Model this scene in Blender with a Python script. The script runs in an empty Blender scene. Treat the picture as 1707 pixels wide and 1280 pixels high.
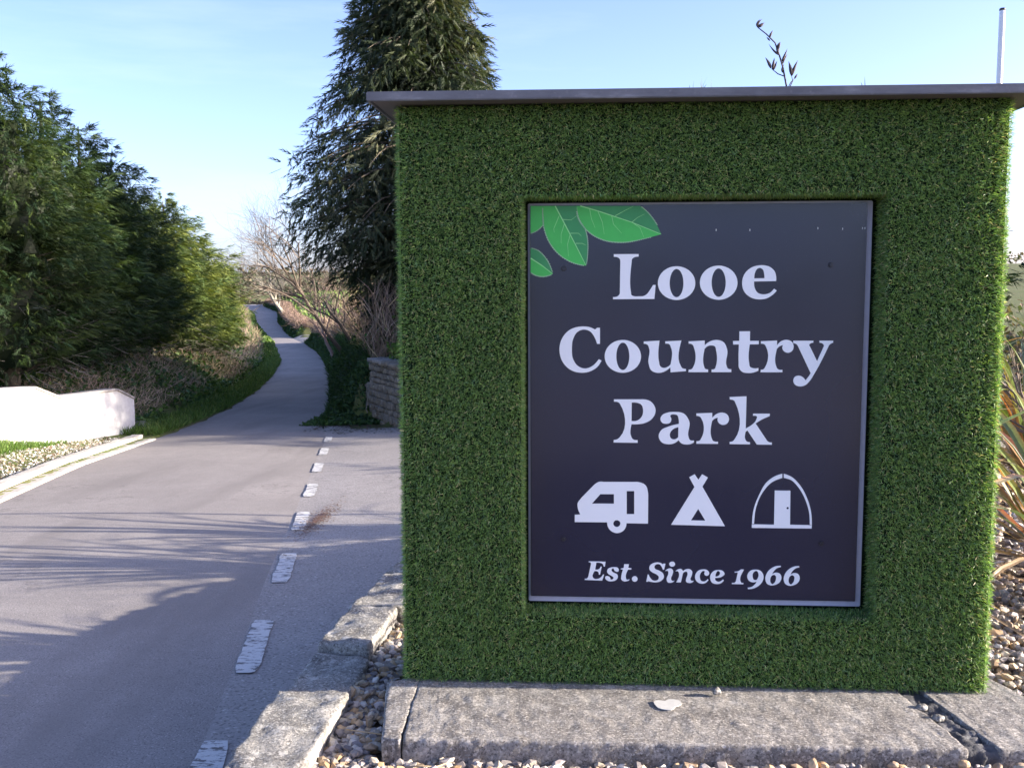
import bpy, bmesh, math, random
import numpy as np
from mathutils import Vector, Matrix, noise as mnoise
random.seed(7); RNG = np.random.default_rng(11)
S = bpy.context.scene; COL = S.collection

# ---------------------------------------------------------------- camera
PITCH, ROLL = 0.10216, -0.003768
cam_data = bpy.data.cameras.new('camera'); cam = bpy.data.objects.new('camera', cam_data); COL.objects.link(cam)
_f = Vector((0, math.cos(PITCH), -math.sin(PITCH))); _u = Vector((0, math.sin(PITCH), math.cos(PITCH))); _x = Vector((1, 0, 0))
_cx = math.cos(ROLL)*_x + math.sin(ROLL)*_u; _cy = -math.sin(ROLL)*_x + math.cos(ROLL)*_u
_m = Matrix((_cx, _cy, -_f)).transposed().to_4x4(); _m.translation = Vector((0, 0, 1.5))
cam.matrix_world = _m
cam_data.sensor_width = 36.0; cam_data.lens = 36.0*1700.18/1707.0
cam_data.clip_start = 0.05; cam_data.clip_end = 6000
S.camera = cam

# ---------------------------------------------------------------- light
SUN_EL = math.radians(14.5); SUN_AZ = math.radians(92.4)     # azimuth clockwise from +Y
SDIR = Vector((math.sin(SUN_AZ)*math.cos(SUN_EL), math.cos(SUN_AZ)*math.cos(SUN_EL), math.sin(SUN_EL)))
world = bpy.data.worlds.new('World'); S.world = world; world.use_nodes = True
wn = world.node_tree.nodes; wl = world.node_tree.links
sky = wn.new('ShaderNodeTexSky'); sky.sky_type = 'NISHITA'; sky.sun_disc = False
sky.sun_elevation = SUN_EL; sky.sun_rotation = SUN_AZ; sky.altitude = 0; sky.air_density = 0.6; sky.dust_density = 1.5; sky.ozone_density = 2.0
bg = wn['Background']; bg.inputs['Strength'].default_value = 0.15
wb = wn.new('ShaderNodeMix'); wb.data_type = 'RGBA'; wb.blend_type = 'MULTIPLY'; wb.inputs[0].default_value = 1; wb.inputs[7].default_value = (.985, .885, 1.0, 1)
wl.new(sky.outputs[0], wb.inputs[6])
# a trace of thin cirrus
tc = wn.new('ShaderNodeTexCoord'); mp = wn.new('ShaderNodeMapping'); mp.inputs['Scale'].default_value = (1.2, 1.6, 9.0); mp.inputs['Rotation'].default_value = (.25, .12, .5); wl.new(tc.outputs['Generated'], mp.inputs[0])
cn = wn.new('ShaderNodeTexNoise'); cn.inputs['Scale'].default_value = 2.1; cn.inputs['Detail'].default_value = 7; cn.inputs['Roughness'].default_value = .6; wl.new(mp.outputs[0], cn.inputs['Vector'])
cr_ = wn.new('ShaderNodeMapRange'); cr_.inputs[1].default_value = .5; cr_.inputs[2].default_value = .8; cr_.inputs[3].default_value = 0; cr_.inputs[4].default_value = .16; wl.new(cn.outputs['Fac'], cr_.inputs[0])
cm = wn.new('ShaderNodeMix'); cm.data_type = 'RGBA'; wl.new(cr_.outputs[0], cm.inputs[0]); wl.new(wb.outputs[2], cm.inputs[6]); cm.inputs[7].default_value = (2.9, 3.1, 3.5, 1); wl.new(cm.outputs[2], bg.inputs['Color'])
sun_d = bpy.data.lights.new('sun', 'SUN'); sun_d.energy = 5.0; sun_d.angle = math.radians(0.5); sun_d.color = (1.0, 0.90, 0.76)
sun = bpy.data.objects.new('sun', sun_d); COL.objects.link(sun); sun.rotation_euler = SDIR.to_track_quat('Z', 'Y').to_euler()
S.view_settings.view_transform = 'Standard'; S.view_settings.look = 'None'; S.view_settings.gamma = 1.0
S.view_settings.exposure = 1.75; S.view_settings.use_curve_mapping = False
S.render.engine = 'CYCLES'; S.cycles.max_bounces = 8; S.cycles.transparent_max_bounces = 8

# ---------------------------------------------------------------- helpers
def link_thing(name, label, cat, loc=(0, 0, 0), group=None, rz=0.0):
    o = bpy.data.objects.new(name, None); COL.objects.link(o); o.location = loc; o.rotation_euler = (0, 0, rz)
    o.empty_display_size = 0.1
    o['label'] = label; o['category'] = cat
    if group: o['group'] = group
    return o
def tag(o, label=None, cat=None, group=None, kind=None):
    if label: o['label'] = label
    if cat: o['category'] = cat
    if group: o['group'] = group
    if kind: o['kind'] = kind
    return o
def mesh_np(name, V, faces, mats=(), col=None, smooth=False, mi=None):
    """V (n,3); faces: list of int arrays (m,k)"""
    V = np.asarray(V, dtype=np.float32).reshape(-1, 3)
    faces = [np.asarray(f, dtype=np.int32) for f in faces if len(f)]
    me = bpy.data.meshes.new(name)
    me.vertices.add(len(V)); me.vertices.foreach_set('co', V.ravel())
    nl = sum(f.size for f in faces); npoly = sum(len(f) for f in faces)
    me.loops.add(nl); me.loops.foreach_set('vertex_index', np.concatenate([f.ravel() for f in faces]))
    st = []; off = 0
    for f in faces:
        st.append(off + np.arange(len(f))*f.shape[1]); off += f.size
    me.polygons.add(npoly); me.polygons.foreach_set('loop_start', np.concatenate(st).astype(np.int32))
    me.polygons.foreach_set('use_smooth', np.full(npoly, bool(smooth)))
    if mi is not None: me.polygons.foreach_set('material_index', np.asarray(mi, dtype=np.int32))
    me.update(calc_edges=True)
    if col is not None:
        a = me.color_attributes.new('Col', 'FLOAT_COLOR', 'POINT')
        c = np.ones((len(V), 4), dtype=np.float32); c[:, :3] = col
        a.data.foreach_set('color', c.ravel())
    for m in mats: me.materials.append(m)
    return me
def obj(name, me, parent=None, loc=None):
    o = bpy.data.objects.new(name, me); COL.objects.link(o)
    if parent is not None: o.parent = parent
    if loc is not None: o.location = loc
    return o
def nrm(a): return a/np.maximum(np.linalg.norm(a, axis=-1, keepdims=True), 1e-9)
def scatter(tv, tfs, pos, ax, up, sc, col=None):
    """copies template tv (k,3), faces tfs onto n frames"""
    n = len(pos); k = len(tv); ax = nrm(ax); y = nrm(np.cross(up, ax)); z = np.cross(ax, y)
    sc = np.asarray(sc, dtype=float)
    if sc.ndim == 1: sc = np.repeat(sc[:, None], 3, 1)
    t = tv[None]*sc[:, None, :]
    V = pos[:, None, :] + t[..., 0:1]*ax[:, None] + t[..., 1:2]*y[:, None] + t[..., 2:3]*z[:, None]
    base = (np.arange(n)*k)[:, None, None]
    F = [(f[None]+base).reshape(-1, f.shape[1]) for f in tfs]
    C = None if col is None else np.repeat(col, k, axis=0)
    return V.reshape(-1, 3), F, C
def merge(parts):
    Vs, Fs, Cs, off = [], {}, [], 0
    for V, F, C in parts:
        Vs.append(V)
        for f in F: Fs.setdefault(f.shape[1], []).append(f+off)
        Cs.append(C if C is not None else np.ones((len(V), 3))); off += len(V)
    return np.concatenate(Vs), [np.concatenate(v) for v in Fs.values()], np.concatenate(Cs)
def rand_unit(n):
    v = RNG.normal(size=(n, 3)); return nrm(v)
def tubes(P0, P1, R0, R1, sides=4, col=None):
    P0 = np.asarray(P0, float); P1 = np.asarray(P1, float); n = len(P0)
    d = nrm(P1-P0); ref = np.where(np.abs(d[:, 2:3]) > .9, np.array([[1., 0, 0]]), np.array([[0, 0, 1.]]))
    a = nrm(np.cross(d, ref)); b = np.cross(d, a)
    t = np.arange(sides)*2*np.pi/sides
    ring = np.cos(t)[None, :, None]*a[:, None]+np.sin(t)[None, :, None]*b[:, None]
    V = np.concatenate([P0[:, None]+ring*np.asarray(R0)[:, None, None], P1[:, None]+ring*np.asarray(R1)[:, None, None]], 1)
    q = np.array([[i, (i+1) % sides, (i+1) % sides+sides, i+sides] for i in range(sides)])
    F = (q[None]+(np.arange(n)*2*sides)[:, None, None]).reshape(-1, 4)
    C = None if col is None else np.repeat(col, 2*sides, axis=0)
    return V.reshape(-1, 3), [F], C
def smoothtube(pts, rads, sides=10, cap=True):
    """one continuous tube along a polyline"""
    pts = np.asarray(pts, float); n = len(pts); T = nrm(np.gradient(pts, axis=0))
    a = nrm(np.cross(T[0], [0.31, 0.2, .93])); V = []
    t = np.arange(sides)*2*np.pi/sides
    for i in range(n):
        a = nrm(a-np.dot(a, T[i])*T[i]); b = np.cross(T[i], a)
        V.append(pts[i]+rads[i]*(np.cos(t)[:, None]*a+np.sin(t)[:, None]*b))
    V = np.concatenate(V); F = [[i*sides+j, i*sides+(j+1) % sides, (i+1)*sides+(j+1) % sides, (i+1)*sides+j] for i in range(n-1) for j in range(sides)]
    fs = [np.array(F)]
    if cap: fs.append(np.array([list(range(sides))[::-1], list(range((n-1)*sides, n*sides))]))
    return V, fs, None
def fnoise(P, sc, seed=0.0, oct=3):
    return np.array([mnoise.fractal(Vector((p[0]*sc+seed, p[1]*sc-seed, p[2]*sc+2*seed)), 1.0, 2.0, oct) for p in P])
_cube_cache = {}
def unit_grid_cube(nx, ny, nz):
    k = (nx, ny, nz)
    if k in _cube_cache: return _cube_cache[k]
    idx = {}; V = []; F = []
    def vid(i, j, l):
        if (i, j, l) not in idx: idx[(i, j, l)] = len(V); V.append((i/nx, j/ny, l/nz))
        return idx[(i, j, l)]
    for i in range(nx):
        for j in range(ny):
            F.append((vid(i, j, nz), vid(i+1, j, nz), vid(i+1, j+1, nz), vid(i, j+1, nz))); F.append((vid(i, j, 0), vid(i, j+1, 0), vid(i+1, j+1, 0), vid(i+1, j, 0)))
    for i in range(nx):
        for l in range(nz):
            F.append((vid(i, 0, l), vid(i+1, 0, l), vid(i+1, 0, l+1), vid(i, 0, l+1))); F.append((vid(i, ny, l), vid(i, ny, l+1), vid(i+1, ny, l+1), vid(i+1, ny, l)))
    for j in range(ny):
        for l in range(nz):
            F.append((vid(0, j, l), vid(0, j, l+1), vid(0, j+1, l+1), vid(0, j+1, l))); F.append((vid(nx, j, l), vid(nx, j+1, l), vid(nx, j+1, l+1), vid(nx, j, l+1)))
    _cube_cache[k] = (np.array(V), np.array(F)); return _cube_cache[k]
def quad_block(fp, z0, z1, div=(8, 6, 3), rnd=.02, amp=.008, nsc=9, seed=0.0, topamp=None):
    """rough block over a 4-point footprint (x,y[,dz]); edges worn round by rnd metres, surface uneven by amp"""
    U, F = unit_grid_cube(*div); U = .55*(.5-.5*np.cos(np.pi*U))+.45*U; fp = np.array([list(p)+[0]*(3-len(p)) for p in fp], float)
    u, v, w = U[:, 0:1], U[:, 1:2], U[:, 2]
    P = (1-u)*(1-v)*fp[0]+u*(1-v)*fp[1]+u*v*fp[2]+(1-u)*v*fp[3]
    lx = np.linalg.norm(fp[1, :2]-fp[0, :2]); ly = np.linalg.norm(fp[3, :2]-fp[0, :2]); lz = z1-z0
    X = P.copy(); X[:, 2] = z0+(lz+P[:, 2])*w
    c = X.mean(0); D = np.stack([(U[:, 0]-.5)*lx, (U[:, 1]-.5)*ly, (U[:, 2]-.5)*lz], 1); h = np.array([lx, ly, lz])/2
    inner = np.clip(D, -(h-rnd), h-rnd); off = D-inner; L = np.linalg.norm(off, axis=1)
    k = np.where(L > rnd, rnd/np.maximum(L, 1e-9), 1.0); dD = off*k[:, None]-off
    ex = nrm((fp[1]-fp[0])*[1, 1, 0]); ey = nrm((fp[3]-fp[0])*[1, 1, 0])
    X = X+dD[:, :1]*ex+dD[:, 1:2]*ey+dD[:, 2:3]*np.array([0, 0, 1])
    nd = nrm(np.sign(D)*(np.abs(D)/h)**6)
    nn = (nd[:, :1]*ex+nd[:, 1:2]*ey+nd[:, 2:3]*np.array([0, 0, 1]))
    a = fnoise(X, nsc, seed, 4)*amp+(fnoise(X, nsc*6, seed+3, 2)*amp*.35 if len(X) > 600 else 0)
    return X+nn*a[:, None], [F], None
# ---------------------------------------------------------------- materials
def new_mat(name):
    m = bpy.data.materials.new(name); m.use_nodes = True; nt = m.node_tree; nt.nodes.clear()
    out = nt.nodes.new('ShaderNodeOutputMaterial'); return m, nt, out
def N(nt, t, **kw):
    n = nt.nodes.new(t)
    for k, v in kw.items():
        if hasattr(n, k): setattr(n, k, v)
        else: n.inputs[k].default_value = v
    return n
def ramp(nt, fac, stops, interp='LINEAR'):
    r = nt.nodes.new('ShaderNodeValToRGB'); r.color_ramp.interpolation = interp
    el = r.color_ramp.elements
    while len(el) < len(stops): el.new(0.5)
    for e, (p, c) in zip(el, stops): e.position = p; e.color = (*c, 1) if len(c) == 3 else c
    nt.links.new(fac, r.inputs[0]); return r.outputs[0]
def coords(nt, kind='Object'):
    return nt.nodes.new('ShaderNodeTexCoord').outputs[kind]
def noise_fac(nt, co, scale, detail=4, rough=.55, stretch=None):
    if stretch:
        mp = N(nt, 'ShaderNodeMapping'); mp.inputs['Scale'].default_value = stretch; nt.links.new(co, mp.inputs[0]); co = mp.outputs[0]
    n = N(nt, 'ShaderNodeTexNoise'); n.inputs['Scale'].default_value = scale; n.inputs['Detail'].default_value = detail; n.inputs['Roughness'].default_value = rough
    nt.links.new(co, n.inputs['Vector']); return n.outputs['Fac']
def mixc(nt, fac, a, b, mode='MIX'):
    m = nt.nodes.new('ShaderNodeMix'); m.data_type = 'RGBA'; m.blend_type = mode
    for sock, v in ((m.inputs[0], fac), (m.inputs[6], a), (m.inputs[7], b)):
        if hasattr(v, 'links') or hasattr(v, 'is_linked'): nt.links.new(v, sock)
        elif isinstance(v, (int, float)): sock.default_value = v
        else: sock.default_value = (*v, 1)
    return m.outputs[2]
def bump(nt, h, strength, dist, prev=None):
    b = N(nt, 'ShaderNodeBump'); b.inputs['Strength'].default_value = strength; b.inputs['Distance'].default_value = dist
    nt.links.new(h, b.inputs['Height'])
    if prev is not None: nt.links.new(prev, b.inputs['Normal'])
    return b.outputs[0]
def principled(nt, out, color, rough=.8, normal=None, spec=.5, metal=0.0):
    p = nt.nodes.new('ShaderNodeBsdfPrincipled')
    if hasattr(color, 'is_linked'): nt.links.new(color, p.inputs['Base Color'])
    else: p.inputs['Base Color'].default_value = (*color, 1)
    if hasattr(rough, 'is_linked'): nt.links.new(rough, p.inputs['Roughness'])
    else: p.inputs['Roughness'].default_value = rough
    p.inputs['Specular IOR Level'].default_value = spec; p.inputs['Metallic'].default_value = metal
    if normal is not None: nt.links.new(normal, p.inputs['Normal'])
    nt.links.new(p.outputs[0], out.inputs[0]); return p
def mat_stone(name, c0, c1, c2, sc=6, lich=None, b=.6, bd=.004, rough=.9, spk=.0):
    m, nt, out = new_mat(name); co = coords(nt)
    big = noise_fac(nt, co, sc, 5, .6); c = ramp(nt, big, [(.3, c0), (.5, c1), (.7, c2)])
    fine = noise_fac(nt, co, 115, 3, .65); c = mixc(nt, ramp(nt, fine, [(.36, (spk,)*3), (.5, (0, 0, 0))]), c, tuple(x*.4 for x in c0))
    fin2 = noise_fac(nt, co, 82, 3, .65); c = mixc(nt, ramp(nt, fin2, [(.53, (0, 0, 0)), (.66, (spk,)*3)]), c, tuple(min(.8, x*1.55) for x in c2))
    if lich:
        l = noise_fac(nt, co, sc*2.3, 6, .7); c = mixc(nt, ramp(nt, l, [(.56, (0, 0, 0)), (.66, (.8,)*3)]), c, lich)
    h = noise_fac(nt, co, sc*9, 6, .75)
    principled(nt, out, c, rough, bump(nt, h, b, bd)); return m
def mat_attr(name, rough=.7, transl=0.0, spec=.3, gain=(1, 1, 1), var=0.0):
    m, nt, out = new_mat(name); a = N(nt, 'ShaderNodeAttribute'); a.attribute_name = 'Col'; c = a.outputs['Color']
    if gain != (1, 1, 1): c = mixc(nt, 1.0, c, gain, 'MULTIPLY')
    if var:
        nz = noise_fac(nt, coords(nt), 60, 3, .6); c = mixc(nt, 1.0, c, ramp(nt, nz, [(.3, (1-var,)*3), (.7, (1+var,)*3)]), 'MULTIPLY')
    p = principled(nt, out, c, rough, spec=spec)
    if transl:
        t = N(nt, 'ShaderNodeBsdfTranslucent'); nt.links.new(mixc(nt, 1.0, c, (1.3, 1.35, .6), 'MULTIPLY'), t.inputs[0])
        mx = N(nt, 'ShaderNodeMixShader'); mx.inputs[0].default_value = transl
        nt.links.new(p.outputs[0], mx.inputs[1]); nt.links.new(t.outputs[0], mx.inputs[2]); nt.links.new(mx.outputs[0], out.inputs[0])
    return m
def mat_flat(name, col, rough=.5, spec=.5, metal=0.0, nb=None):
    m, nt, out = new_mat(name); nrmv = None; c = col
    if nb:
        f = noise_fac(nt, coords(nt), nb[0], 4, .6); nrmv = bump(nt, f, nb[1], nb[2])
        c = mixc(nt, f, tuple(x*.85 for x in col), tuple(min(1, x*1.12) for x in col))
    principled(nt, out, c, rough, nrmv, spec, metal); return m

def asphalt(name, base, coarse, tyre=True):
    m, nt, out = new_mat(name); co = coords(nt)
    big = noise_fac(nt, co, .45, 5, .6); c = ramp(nt, big, [(.3, tuple(x*.86 for x in base)), (.7, tuple(x*1.16 for x in base))])
    mid = noise_fac(nt, co, 5, 5, .65); c = mixc(nt, ramp(nt, mid, [(.35, (.35,)*3), (.6, (0,)*3)]), c, tuple(x*.75 for x in base))
    v = N(nt, 'ShaderNodeTexVoronoi'); v.inputs['Scale'].default_value = coarse; nt.links.new(co, v.inputs['Vector'])
    chip = ramp(nt, v.outputs['Distance'], [(.0, (1,)*3), (.32, (.25,)*3), (.6, (0,)*3)])
    rc = noise_fac(nt, co, coarse*.9, 2, .5); sel = ramp(nt, rc, [(.52, (0,)*3), (.62, (1,)*3)])
    c = mixc(nt, mixc(nt, 1.0, chip, sel, 'MULTIPLY'), c, tuple(min(1, x*2.1) for x in base))
    dk = noise_fac(nt, co, coarse*1.3, 2, .5); c = mixc(nt, ramp(nt, dk, [(.36, (.7,)*3), (.46, (0,)*3)]), c, tuple(x*.38 for x in base))
    cr = noise_fac(nt, co, 1.1, 8, .62); ck = ramp(nt, cr, [(.488, (0,)*3), (.5, (.7,)*3), (.512, (0,)*3)]); gate = ramp(nt, noise_fac(nt, co, .33, 2, .5), [(.52, (0,)*3), (.6, (1,)*3)]); c = mixc(nt, mixc(nt, 1.0, ck, gate, 'MULTIPLY'), c, tuple(x*.5 for x in base))
    if tyre:   # long worn patches running with the lane
        t = noise_fac(nt, co, 1.3, 4, .6, stretch=(1, .14, 1)); c = mixc(nt, ramp(nt, t, [(.5, (0,)*3), (.66, (.75,)*3)]), c, tuple(x*.70 for x in base))
    n1 = bump(nt, v.outputs['Distance'], .35, .003); n2 = bump(nt, mid, .12, .008, n1)
    principled(nt, out, c, .82, n2, .35); return m
M = {}
M['asphalt'] = asphalt('road_asphalt', (.285, .258, .24), 95)
M['asphalt_coarse'] = asphalt('driveway_asphalt', (.315, .29, .272), 48, False)
def mat_paint():
    m, nt, out = new_mat('road_paint'); co = coords(nt)
    w = noise_fac(nt, co, 16, 6, .75, stretch=(.6, 1.5, 1)); f = noise_fac(nt, co, 90, 3, .6)
    c = mixc(nt, ramp(nt, w, [(.51, (0,)*3), (.57, (1,)*3)]), mixc(nt, f, (.5, .49, .47), (.68, .67, .65)), (.13, .12, .115))
    principled(nt, out, c, .7, bump(nt, f, .3, .002)); return m
M['paint'] = mat_paint()
M['coping'] = mat_stone('coping_stone_surface', (.11, .102, .095), (.225, .215, .195), (.36, .345, .315), 7, (.52, .50, .46), .9, .008, spk=.75)
M['slab'] = mat_stone('concrete_slab_surface', (.125, .112, .102), (.23, .212, .192), (.335, .315, .29), 9, (.47, .44, .40), .9, .005, spk=.8)
M['rubble'] = mat_stone('dark_mortar', (.05, .05, .055), (.10, .10, .11), (.16, .155, .16), 14, (.3, .3, .29), 1.0, .01)
M['slate'] = mat_stone('wall_stone_surface', (.085, .075, .06), (.16, .145, .115), (.24, .215, .18), 5, (.33, .34, .27), .9, .012, spk=.6)
M['kerb'] = mat_stone('kerb_concrete', (.36, .33, .28), (.45, .42, .37), (.53, .50, .44), 5, (.25, .22, .18), .5, .004)
def mat_render():
    m, nt, out = new_mat('white_render'); co = coords(nt); st = noise_fac(nt, co, 3.5, 5, .65, stretch=(1, 1, .18)); f = noise_fac(nt, co, 14, 5, .7)
    sx = N(nt, 'ShaderNodeSeparateXYZ'); nt.links.new(co, sx.inputs[0]); c = ramp(nt, f, [(.3, (.52, .515, .50)), (.6, (.62, .615, .60))])
    c = mixc(nt, ramp(nt, st, [(.56, (0,)*3), (.72, (.45,)*3)]), c, (.42, .42, .37))
    principled(nt, out, c, .8, bump(nt, f, .5, .006), .3); return m
M['render'] = mat_render()
M['capstone'] = mat_stone('wall_cap_concrete', (.22, .20, .19), (.29, .27, .25), (.36, .33, .31), 5, (.2, .2, .17), .5, .003)
M['bark'] = mat_stone('bark', (.06, .045, .03), (.12, .095, .065), (.20, .17, .12), 7, (.26, .26, .18), 1.0, .02)
M['palebark'] = mat_stone('pale_bark', (.16, .14, .11), (.26, .235, .19), (.36, .33, .27), 5, (.3, .31, .2), .8, .02)
M['leaf'] = mat_attr('foliage', .6, .22, .3)
M['drytwig'] = mat_attr('dry_twigs', .8, .1, .2)
M['turf'] = mat_attr('artificial_turf', .42, .32, .45, gain=(1.42, 1.32, 1.08))
M['pebble'] = mat_attr('pebbles', .62, 0, .4, var=.22)
def mat_ground():
    m, nt, out = new_mat('field_ground'); co = coords(nt)
    b = noise_fac(nt, co, .035, 5, .6); f = noise_fac(nt, co, 3.0, 5, .7); g = noise_fac(nt, co, .5, 4, .6, stretch=(1, .25, 1))
    c = ramp(nt, b, [(.3, (.085, .115, .03)), (.5, (.11, .14, .036)), (.7, (.16, .15, .06))])
    c = mixc(nt, ramp(nt, f, [(.4, (.6,)*3), (.62, (0,)*3)]), c, (.07, .07, .028))
    c = mixc(nt, ramp(nt, g, [(.5, (0,)*3), (.65, (.5,)*3)]), c, (.19, .155, .085))
    principled(nt, out, c, .95, bump(nt, f, .8, .05), .2); return m
M['ground'] = mat_ground()
def mat_soil():
    m, nt, out = new_mat('gravel_bed_soil'); co = coords(nt); f = noise_fac(nt, co, 40, 5, .7)
    principled(nt, out, ramp(nt, f, [(.3, (.05, .04, .03)), (.7, (.16, .13, .10))]), .95, bump(nt, f, .8, .02), .2); return m
M['soil'] = mat_soil()
M['board'] = None
def mat_board():
    m, nt, out = new_mat('sign_board_face'); co = coords(nt); f = noise_fac(nt, co, 2.2, 3, .5); d = noise_fac(nt, co, 240, 2, .5)
    c = mixc(nt, ramp(nt, d, [(.7, (0,)*3), (.74, (.25,)*3)]), (.009, .013, .042), (.12, .12, .17))
    r = ramp(nt, f, [(.3, (.17,)*3), (.7, (.27,)*3)]); principled(nt, out, c, r, bump(nt, f, .08, .02), .75); return m
M['board'] = mat_board()
M['white_letter'] = mat_flat('letter_white', (.93, .93, .93), .45, .4)
M['frame'] = mat_flat('frame_grey', (.55, .54, .66), .5, .5, 0, (30, .1, .002))
M['bolt'] = mat_flat('bolt_black', (.02, .02, .03), .35, .6)
M['leafdark'] = mat_flat('print_leaf_dark', (.045, .32, .10), .4, .5, 0, (25, .02, .001))
M['leaflight'] = mat_flat('print_leaf_light', (.07, .56, .10), .4, .5, 0, (25, .02, .001))
M['vein'] = mat_flat('print_vein', (.36, .86, .32), .4, .5)
M['leafedge'] = mat_flat('print_leaf_edge', (.38, .6, .36), .4, .5)
def mat_cap():
    m, nt, out = new_mat('cap_slate_grey'); co = coords(nt); f = noise_fac(nt, co, 5, 5, .65, stretch=(1, 1, 3)); g = noise_fac(nt, co, 45, 3, .6)
    c = ramp(nt, f, [(.3, (.10, .10, .115)), (.6, (.17, .17, .19)), (.75, (.27, .27, .29))])
    c = mixc(nt, ramp(nt, g, [(.6, (0,)*3), (.7, (.4,)*3)]), c, (.26, .24, .25)); principled(nt, out, c, .6, bump(nt, g, .3, .002), .4); return m
M['cap'] = mat_cap()
M['soffit'] = mat_flat('soffit_brown', (.13, .115, .115), .7, .3, 0, (12, .1, .002))
M['core'] = mat_flat('turf_backing', (.014, .026, .010), .95, .1)
M['pole'] = mat_flat('white_pole_paint', (.78, .78, .80), .35, .5)
M['black'] = mat_flat('black_rubber', (.03, .03, .03), .5, .4)
M['flax'] = mat_attr('flax_leaf', .38, .25, .5, var=.18)
M['whitespot'] = mat_flat('white_paint_spot', (.55, .54, .51), .7, .3, 0, (60, .3, .003))
M['darktwig'] = mat_flat('dark_dry_stalk', (.06, .045, .05), .7, .3)

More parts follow.
